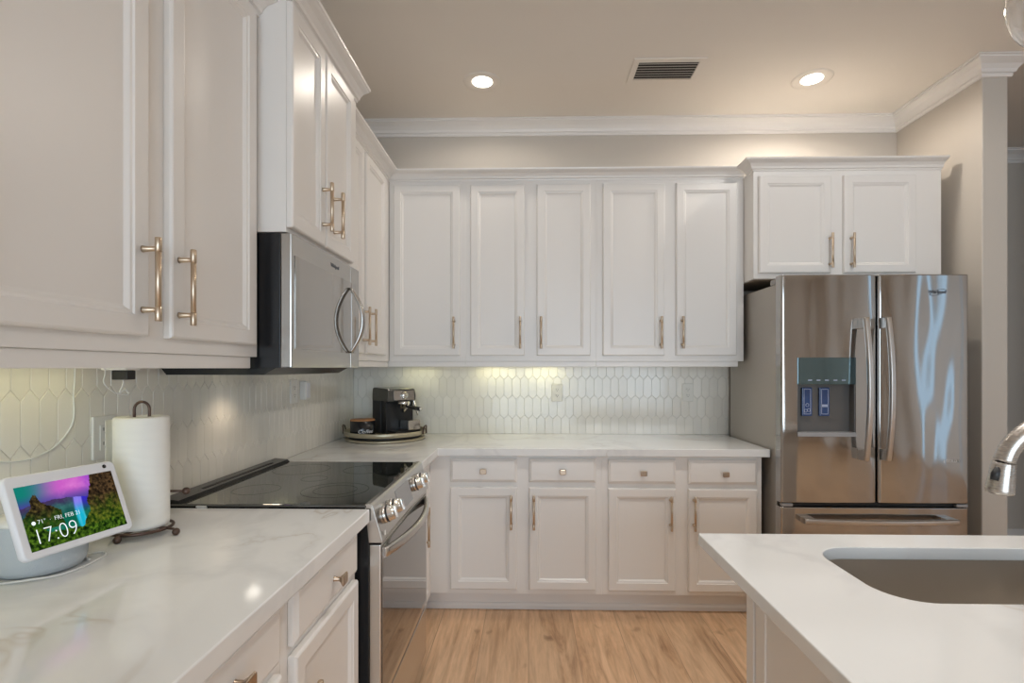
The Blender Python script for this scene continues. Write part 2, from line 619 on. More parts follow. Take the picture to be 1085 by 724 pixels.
def backsplash(name, regions, place, label, W_=0.0475):
    b = MB()
    PITCH, PT = 0.1305, 0.0265
    tint = {}
    zref = 1.290
    cells = []
    lay = b.bm.loops.layers.float_color.new('tint')
    for (u0, u1, z0, z1) in regions:
        vs = [b.bm.verts.new(place(u, z, 0.0005)) for u, z in ((u0, z0), (u1, z0), (u1, z1), (u0, z1))]
        f = b.face(vs, 1)
        for l in f.loops:
            l[lay] = (1, 1, 1, 1)
        for row in range(-5, 4):
            zc = zref + (row + 0.5) * PITCH
            off = 0.5 * W_ if row % 2 else 0
            k0, k1 = int(math.floor(u0 / W_)) - 1, int(math.ceil(u1 / W_)) + 1
            for k in range(k0, k1 + 1):
                uc = k * W_ + off
                g = 0.0009
                h2 = PITCH / 2 - PT / 2
                poly = [(uc - W_ / 2 + g, zc - h2 + g * .4), (uc, zc - h2 - PT + g * 1.2), (uc + W_ / 2 - g, zc - h2 + g * .4),
                        (uc + W_ / 2 - g, zc + h2 - g * .4), (uc, zc + h2 + PT - g * 1.2), (uc - W_ / 2 + g, zc + h2 - g * .4)]
                poly = clip(poly, u0, u1, z0, z1)
                if len(poly) < 3:
                    continue
                cu = sum(p[0] for p in poly) / len(poly); cz = sum(p[1] for p in poly) / len(poly)
                rnd = random.Random((k * 131 + row * 977) & 0xffff)
                t = rnd.uniform(0.955, 1.03)
                ta, tb = rnd.uniform(-.004, .004), rnd.uniform(-.002, .002)
                r0 = [b.bm.verts.new(place(u, z, 0.0006)) for u, z in poly]
                r1 = [b.bm.verts.new(place(u, z, 0.0030 + ta * (u - cu) + tb * (z - cz))) for u, z in poly]
                r2 = []
                for u, z in poly:
                    du, dz = cu - u, cz - z
                    ln = sqrt(du * du + dz * dz) + 1e-6
                    e = min(0.0012, ln * .3)
                    r2.append(b.bm.verts.new(place(u + du / ln * e, z + dz / ln * e, 0.0040 + ta * (u - cu) + tb * (z - cz))))
                fs = []
                n = len(poly)
                for A, B in ((r0, r1), (r1, r2)):
                    for i in range(n):
                        fs.append(b.face((A[i], A[(i + 1) % n], B[(i + 1) % n], B[i]), 0))
                fs.append(b.face(r2, 0))
                for f in fs:
                    if f:
                        for l in f.loops:
                            l[lay] = (t, t, t * rnd.uniform(.985, 1.0), 1)
    o = structure(b, name, [M['tile'], M['grout']], label, 'backsplash')
    return o


backsplash('trim_2', [(0.30, 3.494, 0.914, 1.40)],
           lambda u, z, d: (XW + d, u, z), 'glossy white picket tile backsplash behind the range')
backsplash('trim_3', [(XW + 0.005, 1.327, 0.914, 1.40)],
           lambda u, z, d: (u, YB - d, z), 'glossy white picket tile backsplash under the back wall cabinets', 0.0545)


# ------------------------------------------------------------------ cabinetry (local frame: x along, -y = front, z up)
def panel_rings(b, x0, x1, z0, z1, yb, yf, steps, m=0):
    """nested rectangles from the back edge, over the front, to a recessed centre"""
    rings = []
    for ins, y in steps:
        rings.append([(x0 + ins, y, z0 + ins), (x1 - ins, y, z0 + ins), (x1 - ins, y, z1 - ins), (x0 + ins, y, z1 - ins)])
    b.loft(rings, m)


def door_mesh(x0, x1, z0, z1, y0=-0.0008, t=0.020, stile=0.052):
    b = MB()
    f = y0 - t
    panel_rings(b, x0, x1, z0, z1, y0, f, [(0, y0), (0, f + 0.006), (0.0025, f + 0.002), (0.006, f),
                                          (stile - 0.008, f), (stile - 0.005, f + 0.0035), (stile + 0.001, f + 0.0045),
                                          (stile + 0.008, f + 0.0115), (stile + 0.010, f + 0.0125)])
    return b


def slab_mesh(x0, x1, z0, z1, y0=-0.0008, t=0.019):
    b = MB()
    f = y0 - t
    panel_rings(b, x0, x1, z0, z1, y0, f, [(0, y0), (0, f + 0.009), (0.003, f + 0.006), (0.010, f + 0.0025), (0.014, f)])
    return b


def bar_pull(x, z0, z1, y0, parent, horizontal=False):
    b = MB()
    yo = y0 - 0.034
    zc = (z0 + z1) / 2

    def P(z, y):
        return (x, y, z)
    b.tube([P(z0, yo), P(z1, yo)], 0.0062, 0, 14)
    for zz, sgn in ((z0, 1), (z1, -1)):
        a, c = zz - sgn * 0.0006, zz + sgn * 0.030
        b.tube([P(a, yo), P(a + sgn * .0012, yo), P(c - sgn * .001, yo), P(c, yo)], [0.0062, 0.0070, 0.0070, 0.0062], 0, 14)
        pz = zz + sgn * 0.024
        b.tube([(x, y0 + 0.0002, pz), (x, y0 - 0.004, pz), (x, yo, pz)], [0.0078, 0.0064, 0.0048], 0, 12)
    return b.build('handle', M['bronze'], parent)


def knob(x, z, y0, parent):
    b = MB()
    b.tube([(x, y0 + 0.0002, z), (x, y0 - 0.002, z), (x, y0 - 0.018, z)], [0.008, 0.0062, 0.0062], 0, 14)

    def sq(w, h, y):
        c = 0.78
        return [(x - w * c, y, z - h), (x + w * c, y, z - h), (x + w, y, z - h * c), (x + w, y, z + h * c), (x + w * c, y, z + h), (x - w * c, y, z + h),
                (x - w, y, z + h * c), (x - w, y, z - h * c)]
    b.loft([sq(0.006, 0.006, y0 - 0.016), sq(0.010, 0.008, y0 - 0.021), sq(0.0170, 0.0140, y0 - 0.027), sq(0.0180, 0.0148, y0 - 0.0295),
            sq(0.0160, 0.0128, y0 - 0.032)], 0)
    return b.build('knob', M['bronze_dark'], parent, bevel=0.0012)


CABCROWN = [(0.0, 0.0), (0.006, 0.0), (0.008, 0.008), (0.016, 0.011), (0.020, 0.022), (0.034, 0.036), (0.054, 0.043), (0.058, 0.046),
            (0.064, 0.048), (0.066, 0.056), (0.0, 0.056)]


def upper_cabinet(name, label, loc, rz, w, d, z0, z1, doors, rail=None, crown_path=None, crown_z=None, dark_under=False, group=None):
    """doors: (x0,x1,z0,z1,handle_x,handle_z0,handle_z1); z absolute"""
    t = thing(name, label, 'wall cabinet', (loc[0], loc[1], 0), rz, group)
    b = MB(); b.box(0, w, 0, d, z0, z1, 0)
    b.build('body', [M['cab']], t, bevel=0.0015)
    if dark_under:
        b = MB(); b.box(0.018, w - 0.018, 0.02, d - 0.002, z0 - 0.004, z0 - 0.0002)
        b.build('bottom_panel', M['rawwood'], t)
    if rail:
        (rx0, rx1, rz0, setb) = rail
        b = MB(); b.box(rx0, rx1, setb, setb + 0.019, rz0, z0 - 0.0002)
        b.build('light_rail', M['cab'], t, bevel=0.002)
    if crown_path:
        b = MB(); b.mold(crown_path, [(p, crown_z + zz) for p, zz in CABCROWN])
        b.build('crown', M['cab'], t)
    for (x0, x1, dz0, dz1, hx, hz0, hz1) in doors:
        dr = door_mesh(x0, x1, dz0, dz1).build('door', M['cab'], t)
        if hx is not None:
            bar_pull(hx, hz0, hz1, -0.0208, dr)
    return t


R90 = pi / 2
HZ0, HZ1 = 1.470, 1.660
# left wall cabinets: front faces +X, local x = world Y ; path runs with the front on its right
XF = -0.850          # face-frame plane on the left wall
upper_cabinet('wall_cabinet', 'white two-door wall cabinet above the smart display and paper towels', (XF, 0.28, 0), R90, 1.342, 0.325, 1.388, 2.487,
              [(0.02, 0.42, 1.423, 2.447, None, 0, 0), (0.45, 0.850, 1.423, 2.447, 0.828, 1.455, 1.634), (0.920, 1.304, 1.423, 2.447, 0.946, 1.455, 1.634)],
              rail=(0.0, 1.318, 1.353, 0.008),
              crown_path=[(0, 0), (1.342, 0)][::1], crown_z=2.453)
upper_cabinet('wall_cabinet', 'taller white two-door cabinet stepped forward above the microwave', (-0.759, 1.624, 0), R90, 0.664, 0.42, 1.781, 2.536,
              [(0.001, 0.268, 1.796, 2.504, 0.240, 1.845, 2.018), (0.279, 0.580, 1.796, 2.504, 0.350, 1.845, 2.018)],
              crown_path=[(0, 0), (0.664, 0)], crown_z=2.519)
upper_cabinet('wall_cabinet', 'narrow white wall cabinet right of the microwave, beside the corner', (XF, 2.290, 0), R90, 0.882, 0.325, 1.392, 2.500,
              [(0.035, 0.342, 1.427, 2.464, 0.320, HZ0, HZ1), (0.384, 0.752, 1.427, 2.464, 0.428, HZ0, HZ1)],
              rail=(0.004, 0.891, 1.360, 0.008),
              crown_path=[(0, 0), (0.882, 0)], crown_z=2.487)
# back wall
YF = 3.172


def backcab(label, x0, x1, doors, rail, cpath):
    return upper_cabinet('wall_cabinet', label, (x0, YF, 0), 0, x1 - x0, 0.323, 1.394, 2.500,
                         [(a - x0, c - x0, 1.428, 2.462, h - x0, HZ0, HZ1) for a, c, h in doors],
                         rail=rail, crown_path=[(p - x0, q) for p, q in cpath], crown_z=2.487)


backcab('white single-door wall cabinet in the corner above the coffee machine', -0.848, -0.382, [(-0.819, -0.413, -0.448)], (-0.0098, 0.466, 1.361, 0.010), [(-0.848, 0), (-0.382, 0)])
backcab('middle white two-door wall cabinet on the back wall', -0.382, 0.409, [(-0.351, -0.023, -0.050), (0.050, 0.373, 0.075)], (0, 0.791, 1.361, 0.010), [(-0.382, 0), (0.409, 0)])
backcab('white two-door wall cabinet on the back wall next to the refrigerator', 0.409, 1.290, [(0.447, 0.815, 0.790), (0.884, 1.243, 0.917)], (0, 0.852, 1.361, 0.010), [(0.409, 0), (1.290, 0)])
# above the refrigerator, deeper
FX0, FX1, FY = 1.292, 2.352, 3.04
upper_cabinet('wall_cabinet', 'short deep white two-door cabinet above the refrigerator', (FX0, FY, 0), 0, FX1 - FX0, 0.464, 1.866, 2.500,
              [(1.318 - FX0, 1.725 - FX0, 1.896, 2.452, 1.712 - FX0, 1.920, 2.115), (1.795 - FX0, 2.200 - FX0, 1.896, 2.452, 1.832 - FX0, 1.920, 2.115)],
              crown_path=[(0, 0.075), (0, 0), (FX1 - FX0, 0)], crown_z=2.484, dark_under=True)


def base_cabinet(label, loc, rz, w, d, doors, drawers, toe=(0.0, None)):
    t = thing('base_cabinet', label, 'base cabinet', (loc[0], loc[1], 0), rz)
    b = MB()
    b.box(0, w, 0, d, 0.108, 0.871, 0)
    b.build('body', M['cab'], t, bevel=0.0012)
    b = MB()
    tx1 = w if toe[1] is None else toe[1]
    b.box(toe[0], tx1, 0.062, 0.080, 0.0005, 0.1078, 0)
    b.mold([(toe[0], 0.062), (tx1, 0.062)], [(0, 0.0006), (0.012, 0.0006), (0.012, 0.022), (0.006, 0.032), (0, 0.036)])
    b.build('toe_kick', M['trim'], t)
    for (x0, x1, z0, z1, hx, hz0, hz1) in doors:
        dr = door_mesh(x0, x1, z0, z1, stile=0.052).build('door', M['cab'], t)
        if hx is not None:
            bar_pull(hx, hz0, hz1, -0.0208, dr)
    for (x0, x1, z0, z1, kx, kz) in drawers:
        dw = slab_mesh(x0, x1, z0, z1).build('drawer', M['cab'], t)
        knob(kx, kz, -0.0198, dw)
    return t


YBF = 2.886
x0 = -0.545
base_cabinet('white base cabinet with two drawers, left half of the back run', (x0, YBF), 0, 0.9475, 0.60,
             [(-0.430 - x0, -0.064 - x0, 0.138, 0.698, -0.095 - x0, 0.477, 0.662), (0.003 - x0, 0.370 - x0, 0.138, 0.698, 0.029 - x0, 0.477, 0.662)],
             [(-0.430 - x0, -0.064 - x0, 0.727, 0.857, -0.247 - x0, 0.790), (0.003 - x0, 0.370 - x0, 0.727, 0.857, 0.186 - x0, 0.789)], toe=(-0.06, None))
x0 = 0.4025
base_cabinet('white base cabinet with two drawers beside the refrigerator', (x0, YBF), 0, 0.868, 0.60,
             [(0.435 - x0, 0.802 - x0, 0.136, 0.696, 0.770 - x0, 0.476, 0.660), (0.870 - x0, 1.241 - x0, 0.134, 0.694, 0.896 - x0, 0.476, 0.660)],
             [(0.435 - x0, 0.802 - x0, 0.722, 0.854, 0.622 - x0, 0.784), (0.870 - x0, 1.241 - x0, 0.720, 0.852, 1.062 - x0, 0.780)])
XBF = -0.545
base_cabinet('narrow white base cabinet between the range and the corner', (XBF, 2.388), R90, 0.497, 0.62,
             [(0.03, 0.40, 0.138, 0.80, 0.180, 0.471, 0.666)], [], toe=(0.0, 0.498))
base_cabinet('white base cabinet with a knobbed drawer directly left of the range', (-0.535, 1.115), R90, 0.487, 0.63,
             [(0.036, 0.462, 0.138, 0.712, 0.085, 0.440, 0.630)], [(0.036, 0.462, 0.735, 0.865, 0.262, 0.795)])
base_cabinet('white base cabinet under the counter, nearest to the camera', (-0.535, 0.40), R90, 0.715, 0.63,
             [(0.26, 0.686, 0.138, 0.712, None, 0, 0)], [(0.26, 0.686, 0.735, 0.865, 0.507, 0.800)])

# ------------------------------------------------------------------ countertops
b = MB()
b.prism([(XW + 0.003, 0.2), (-0.495, 0.2), (-0.495, 1.622), (XW + 0.003, 1.622)], 0.8725, 0.914)
tag(b.build('countertop', M['quartz'], bevel=0.003), 'white veined quartz worktop under the smart display', 'countertop')
b = MB()
b.prism([(XW + 0.004, 2.386), (-0.495, 2.386), (-0.495, 2.848), (1.300, 2.848), (1.300, YB - 0.004), (XW + 0.004, YB - 0.004)], 0.8725, 0.914)
tag(b.build('countertop', M['quartz'], bevel=0.003), 'white quartz worktop along the back wall under the coffee machine', 'countertop')


def rrect(x0, x1, y0, y1, r, n=8):
    pts = []
    for cx, cy, a0 in ((x1 - r, y1 - r, 0), (x0 + r, y1 - r, pi / 2), (x0 + r, y0 + r, pi), (x1 - r, y0 + r, 1.5 * pi)):
        for k in range(n + 1):
            a = a0 + (pi / 2) * k / n
            pts.append((cx + r * cos(a), cy + r * sin(a)))
    return pts


IX0, IX1, IY0, IY1 = 0.451, 2.05, 0.15, 1.405
SX0, SX1, SY0, SY1, SR = 0.688, 1.45, 0.997, 1.303, 0.085
isl = thing('kitchen_island', 'white kitchen island base supporting the sink worktop', 'kitchen island', (0.585, 0.19, 0))
b = MB()
bw, bd = 1.40, 1.19
b.box(0, bw, 0, bd, 0.10, 0.60, 0)
for bx0, bx1, by0, by1 in ((0, 0.02, 0, bd), (bw - 0.02, bw, 0, bd), (0.02, bw - 0.02, 0, 0.02), (0.02, bw - 0.02, bd - 0.02, bd)):
    b.box(bx0, bx1, by0, by1, 0.60, 0.883, 0)
b.box(0.05, bw - 0.05, 0.05, bd - 0.05, 0.0005, 0.10, 0)
b.build('body', M['cab'], isl)
b = MB()
for (y0, y1) in ((0.035, 0.58), (0.60, 1.155)):
    rings = []
    for ins, x in ((0, 0.0), (0, -0.008), (0.05, -0.008), (0.052, -0.004), (0.062, -0.003)):
        rings.append([(x, y0 + ins, 0.14 + ins), (x, y1 - ins, 0.14 + ins), (x, y1 - ins, 0.875 - ins), (x, y0 + ins, 0.875 - ins)])
    b.loft(rings)
b.build('side_panel', M['cab'], isl)
b = MB()
b.box(-0.012, 0.03, bd - 0.03, bd + 0.012, 0.0005, 0.883, 0)
b.build('corner_post', M['cab'], isl, bevel=0.002)

b = MB()
hole = rrect(SX0, SX1, SY0, SY1, SR)
outer = [(IX0, IY0), (IX1, IY0), (IX1, IY1), (IX0, IY1)]
loops = {}
for z in (0.884, 0.914):
    vo = [b.bm.verts.new((x, y, z)) for x, y in outer]
    vh = [b.bm.verts.new((x, y, z)) for x, y in hole]
    es = [b.bm.edges.new((vo[i], vo[(i + 1) % 4])) for i in range(4)] + [b.bm.edges.new((vh[i], vh[(i + 1) % len(vh)])) for i in range(len(vh))]
    bmesh.ops.triangle_fill(b.bm, use_beauty=True, use_dissolve=False, edges=es)
    loops[z] = (vo, vh)
for k in (0, 1):
    lo, hi = loops[0.884][k], loops[0.914][k]
    n = len(lo)
    for i in range(n):
        b.face((lo[i], lo[(i + 1) % n], hi[(i + 1) % n], hi[i]), 0, k == 1)
o = b.build('countertop', M['quartz'])
bv = o.modifiers.new('edge', 'BEVEL'); bv.width = 0.0025; bv.segments = 2; bv.limit_method = 'ANGLE'; bv.angle_limit = radians(60)
tag(o, 'white quartz island worktop with the sink cut-out', 'countertop')

sink = thing('kitchen_sink', 'stainless steel sink bowl set under the island worktop', 'sink', (0, 0, 0.62))
b = MB()
rings = []
for (ins, z, r) in ((0.0, 0.2636, SR), (0.0, 0.08, SR), (0.006, 0.06, SR * .95), (0.02, 0.045, SR * .8), (0.10, 0.042, 0.03)):
    rings.append([(x, y, z) for x, y in rrect(SX0 - 0.004 + ins, SX1 + 0.004 - ins, SY0 - 0.004 + ins, SY1 + 0.004 - ins, r)])
b.loft(rings, 0, True, True, (False, True))
ou = []
for (ins, z, r) in ((0.0, 0.2636, SR), (-0.014, 0.2636, SR + .01), (-0.014, 0.2600, SR + .01), (-0.003, 0.2600, SR), (-0.003, 0.04, SR), (0.03, 0.030, SR * .8)):
    ou.append([(x, y, z) for x, y in rrect(SX0 - 0.004 + ins, SX1 + 0.004 - ins, SY0 - 0.004 + ins, SY1 + 0.004 - ins, r)])
b.loft(ou, 0, True, True, (False, True))
b.build('bowl', M['sinksteel'], sink)
b = MB(); b.lathe([(0, 0.046), (0.03, 0.046), (0.043, 0.049), (0.045, 0.0445)], (1.05, 1.15, 0), 0, 24)
b.build('drain', M['chrome'], sink)

# ------------------------------------------------------------------ faucet
fa = thing('kitchen_faucet', 'brushed nickel gooseneck faucet with pull-down spray head', 'faucet', (1.055, 0.93, 0.9142))
b = MB(); b.lathe([(0, 0), (0.028, 0), (0.028, 0.006), (0.021, 0.012), (0.019, 0.10), (0.0165, 0.13), (0, 0.13)], (0, 0, 0), 0, 24)
b.build('base', M['nickel'], fa)


def fl(p):
    return (p[0] - 1.055, p[1] - 0.93, p[2] - 0.9142)


ctrl = [(1.055, .93, 1.03), (1.055, .931, 1.13), (1.05, .935, 1.195), (1.028, .943, 1.236), (.995, .955, 1.257), (.960, .966, 1.262), (.928, .976, 1.249),
        (.903, .984, 1.226), (.888, .988, 1.203), (.8805, .990, 1.180)]


def smooth_path(pts, sub=4):
    pts = [Vector(p) for p in pts]
    out = []
    for i in range(len(pts) - 1):
        p0, p1, p2, p3 = pts[max(i - 1, 0)], pts[i], pts[i + 1], pts[min(i + 2, len(pts) - 1)]
        for k in range(sub):
            t = k / sub
            out.append(0.5 * ((2 * p1) + (p2 - p0) * t + (2 * p0 - 5 * p1 + 4 * p2 - p3) * t * t + (3 * p1 - p0 - 3 * p2 + p3) * t ** 3))
    out.append(pts[-1])
    return out


b = MB(); b.tube([fl(p) for p in smooth_path(ctrl)], 0.0162, 0, 20)
b.build('neck', M['nickel'], fa)
b = MB()
h0, h1 = Vector(fl((.8805, .990, 1.1795))), Vector(fl((.8760, .995, 1.121)))
hp = [h0.lerp(h1, t) for t in (0, .02, .03, .5, .85, .93, 1, 1.001)]
b.tube(hp, [0.0165, 0.0175, 0.0178, 0.0192, 0.0212, 0.0215, 0.0200, 0.010], 0, 24)
b.build('spray_head', M['nickel'], fa)
b = MB()
q = h0.lerp(h1, 0.33)
dirn = Vector((-0.92, -0.35, 0)).normalized()
b.tube([q + dirn * 0.0145 + (h1 - h0) * -.16, q + dirn * 0.0200 + (h1 - h0) * .02, q + dirn * 0.0215 + (h1 - h0) * .22], [0.005, 0.007, 0.006], 0, 12)
b.build('spray_button', M['black_matte'], fa)

# ------------------------------------------------------------------ electric range
RY0, RY1 = 1.629, 2.381
rw = RY1 - RY0
rng = thing('electric_range', 'stainless slide-in electric range with black glass cooktop', 'range', (-0.500, RY0, 0), R90)
# local: x = along (0..rw), y = into wall (+), front -y ; y=0 is the case front at X=-0.50
b = MB(); b.box(0.0015, rw - 0.0015, 0, 0.66, 0.03, 0.909)
b.build('body', M['black'], rng, bevel=0.002)
for lx in (0.05, rw - 0.05):
    for ly in (0.06, 0.6):
        b = MB(); b.lathe([(0, 0.0003), (0.02, 0.0003), (0.02, 0.012), (0.01, 0.014), (0.01, 0.0298), (0, 0.0298)], (lx, ly, 0), 0, 12)
        b.build('foot', M['black_matte'], rng)
b = MB(); b.box(0, rw, 0.006, 0.668, 0.9152, 0.9245, 0, bev=0.002)
ck = b.build('cooktop', M['cookglass'], rng)


def ring_print(cx, cy, r, w=0.003, z=0.9248):
    b = MB()
    n = 56
    a = [b.bm.verts.new((cx + (r - w) * cos(2 * pi * k / n), cy + (r - w) * sin(2 * pi * k / n), z)) for k in range(n)]
    c = [b.bm.verts.new((cx + r * cos(2 * pi * k / n), cy + r * sin(2 * pi * k / n), z)) for k in range(n)]
    for k in range(n):
        j = (k + 1) % n
        b.face((a[k], c[k], c[j], a[j]), 0)
    return b.build('burner_ring', M['burner'], ck)


ring_print(0.20, 0.18, 0.115); ring_print(0.20, 0.18, 0.075)
ring_print(0.57, 0.19, 0.09); ring_print(0.20, 0.46, 0.08); ring_print(0.57, 0.46, 0.115); ring_print(0.385, 0.33, 0.05)
b = MB(); b.prism([(0.595, 0.9248), (0.605, 0.9345), (0.662, 0.9400), (0.668, 0.9380), (0.668, 0.9248)], 0.0, rw, 0,
                  mtx=Matrix(((0, 0, 1, 0), (1, 0, 0, 0), (0, 1, 0, 0), (0, 0, 0, 1))))
vt = b.build('rear_vent', M['black'], rng, bevel=0.0015)
b = MB(); b.box(0.16, rw - 0.10, 0.622, 0.634, 0.9368, 0.9376)
b.build('vent_slot', M['slot'], vt)
b = MB(); b.box(0.035, 0.062, -0.004, 0.01, 0, 0, 0); b.bm.clear()
b.box(0.0, 0.004, 0.515, 0.545, 0.9105, 0.9152)
b.box(-0.0065, 0.0, 0.515, 0.545, 0.9143, 0.9195)
b.build('edge_clip', M['white_plastic'], rng)
# slanted control panel
prof = [(0.012, 0.9150), (0.012, 0.9265), (-0.004, 0.9275), (-0.012, 0.9225), (-0.042, 0.815), (-0.042, 0.806), (0.0, 0.806)]
YZ = Matrix(((0, 0, 1, 0), (1, 0, 0, 0), (0, 1, 0, 0), (0, 0, 0, 1)))
b = MB(); b.prism(prof, 0.0, rw, 0, mtx=YZ)
cp = b.build('control_panel', M['steel'], rng, bevel=0.001)
nrm = Vector((0, -(0.9225 - 0.815), -0.030)).normalized()
nrm = Vector((0, -0.963, 0.269))
up = Vector((0, 0.269, 0.963))


def on_panel(x, t, out=0.0):
    y, z = -0.042 + 0.030 * t, 0.815 + 0.1075 * t
    return Vector((x, y, z)) + nrm * out


b = MB()
b.loft([[on_panel(0.255, .14, .0004), on_panel(0.455, .14, .0004), on_panel(0.455, .86, .0004), on_panel(0.255, .86, .0004)],
        [on_panel(0.255, .14, .0012), on_panel(0.455, .14, .0012), on_panel(0.455, .86, .0012), on_panel(0.255, .86, .0012)]])
b.build('display', M['grey_plastic'], cp)
b = MB()
b.box(0.026, 0.036, -0.0443, -0.0425, 0.822, 0.836); b.build('badge', M['white_plastic'], cp)
for kx in (0.085, 0.178, 0.530, 0.628):
    b = MB()
    o0 = on_panel(kx, .52)
    pts = [o0 + nrm * h for h in (0.0003, 0.006, 0.0065, 0.009, 0.0095, 0.018, 0.0185, 0.034, 0.037, 0.0372)]
    b.tube(pts, [0.0275, 0.0275, 0.0255, 0.0255, 0.0265, 0.0265, 0.0235, 0.022, 0.0195, 0.001], 0, 28)
    k = b.build('knob', M['chrome'], rng)
    b = MB(); b.tube([o0 + nrm * 0.0105, o0 + nrm * 0.0165], 0.0268, 0, 28); b.build('grip_band', M['black_matte'], k)
    b = MB()
    c0 = o0 + nrm * 0.0372
    b.box(-0.0025, 0.0025, -0.018, 0.018, 0, 0.006)
    rt = Matrix((Vector((1, 0, 0)), up, nrm)).transposed().to_4x4(); rt.translation = c0
    b.bm.transform(rt)
    b.build('pointer', M['chrome'], k)
# oven door
b = MB()
b.box(0.004, rw - 0.004, -0.036, -0.0005, 0.285, 0.798, 0, bev=0.003)
od = b.build('oven_door', M['steel'], rng)
b = MB(); b.box(0.018, rw - 0.035, -0.0385, -0.0362, 0.315, 0.788, 0, bev=0.0008); b.build('window', M['ovenglass'], od)
n = 28
b = MB()
rings = []
for k in range(n + 1):
    t = k / n
    x = 0.035 + t * (rw - 0.07)
    e = 1 - (2 * t - 1) ** 2
    out = 0.036 + 0.050 * e
    yc = -out
    zc = 0.762
    hh = 0.017
    dep = 0.010
    rings.append([(x, yc - dep, zc - hh * .75), (x, yc - dep, zc + hh * .75), (x, yc - dep * .2, zc + hh), (x, yc + dep, zc + hh * .75), (x, yc + dep, zc - hh * .75), (x, yc - dep * .2, zc - hh)])
b.loft(rings, 0, True)
b.build('handle', M['steel'], od)
b = MB(); b.box(0.004, rw - 0.004, -0.034, -0.0005, 0.060, 0.272, 0, bev=0.004)
b.build('storage_drawer', M['steel'], rng)

# ------------------------------------------------------------------ microwave
mwt = thing('microwave_oven', 'stainless over-the-range microwave mounted above the cooktop', 'microwave', (-0.7445, 1.629, 0), R90)
mw_w, mz0, mz1 = 0.655, 1.354, 1.7795
b = MB(); b.box(0.0, mw_w, 0.036, 0.428, mz0, mz1, 0)
b.loft([[(0.0, 0.05, mz0 - 0.0), (mw_w, 0.05, mz0), (mw_w, 0.418, mz0), (0.0, 0.418, mz0)],
        [(0.0, 0.09, mz0 - 0.022), (mw_w, 0.09, mz0 - 0.022), (mw_w, 0.40, mz0 - 0.022), (0.0, 0.40, mz0 - 0.022)]], 0)
b.build('body', M['black'], mwt, bevel=0.001)
b = MB(); b.box(0.0, mw_w - 0.105, 0.0, 0.0352, mz0, mz1, 0, bev=0.004)
md = b.build('door', M['steel_mw'], mwt)
b = MB(); b.box(mw_w - 0.1042, mw_w, 0.0, 0.0352, mz0, mz1, 0, bev=0.003)
mp = b.build('control_panel', M['steel_mw'], mwt)
b = MB(); b.box(0.023, mw_w - 0.107, -0.0022, -0.0002, 1.415, 1.712, 0, bev=0.0008)
b.build('window', M['mwglass'], md)
b = MB(); b.box(mw_w - 0.1025, mw_w - 0.045, -0.0022, -0.0002, 1.415, 1.712, 0, bev=0.0008)
b.build('keypad', M['mwglass'], mp)
b = MB()
rings = []
n = 28
for k in range(n + 1):
    t = k / n
    z = 1.415 + t * 0.270
    e = 1 - (2 * t - 1) ** 2
    yc = -0.006 - 0.052 * e
    xc, hw, dp = mw_w - 0.125, 0.014, 0.008
    rings.append([(xc - hw, yc - dp * .3, z), (xc - hw * .5, yc - dp, z), (xc + hw * .5, yc - dp, z), (xc + hw, yc - dp * .3, z), (xc + hw, yc + dp * .5, z), (xc, yc + dp, z), (xc - hw, yc + dp * .5, z)])
b.loft(rings, 0, True)
b.build('handle', M['steel_mw'], md)
text_mesh('logo', 'Whirlpool', 0.020, Matrix.Translation((0.37, -0.0006, 1.744)) @ FACE_FRONT, M['logo'], md)
b = MB(); b.box(0.12, 0.52, 0.10, 0.24, mz0 - 0.0245, mz0 - 0.0222); b.build('grease_filter', M['steel_side'], mwt)
b = MB(); b.box(0.32, 0.38, 0.285, 0.325, mz0 - 0.0245, mz0 - 0.0222); b.build('cooktop_lamp', M['lamp'], mwt)
l = bpy.data.lights.new('cooktop_lamp', 'SPOT'); l.energy = 1.5; l.color = (1.0, 0.80, 0.58); l.spot_size = radians(120); l.spot_blend = 0.6
l.shadow_soft_size = 0.035
o = bpy.data.objects.new('cooktop_lamp', l); COL.objects.link(o); o.parent = mwt; o.location = (0.35, 0.318, mz0 - 0.03)

# ------------------------------------------------------------------ refrigerator
fr = thing('refrigerator', 'stainless french-door refrigerator with water dispenser at the right', 'refrigerator', (1.308, 2.74, 0))
FW = 0.958
b = MB(); b.box(0.004, FW - 0.010, 0.066, 0.700, 0.03, 1.797, 0)
b.build('body', M['steel_side'], fr, bevel=0.004)
b = MB(); b.box(0.02, FW - 0.03, 0.068, 0.66, 0.002, 0.0298)
b.build('base_grille', M['black_matte'], fr)
for hx in (0.004, FW - 0.085):
    b = MB(); b.prism([(hx, 0.028), (hx + 0.075, 0.028), (hx + 0.075, 0.10), (hx + 0.04, 0.135), (hx, 0.135)], 1.7975, 1.826)
    b.build('hinge_cover', M['grey_plastic'], fr, bevel=0.004)


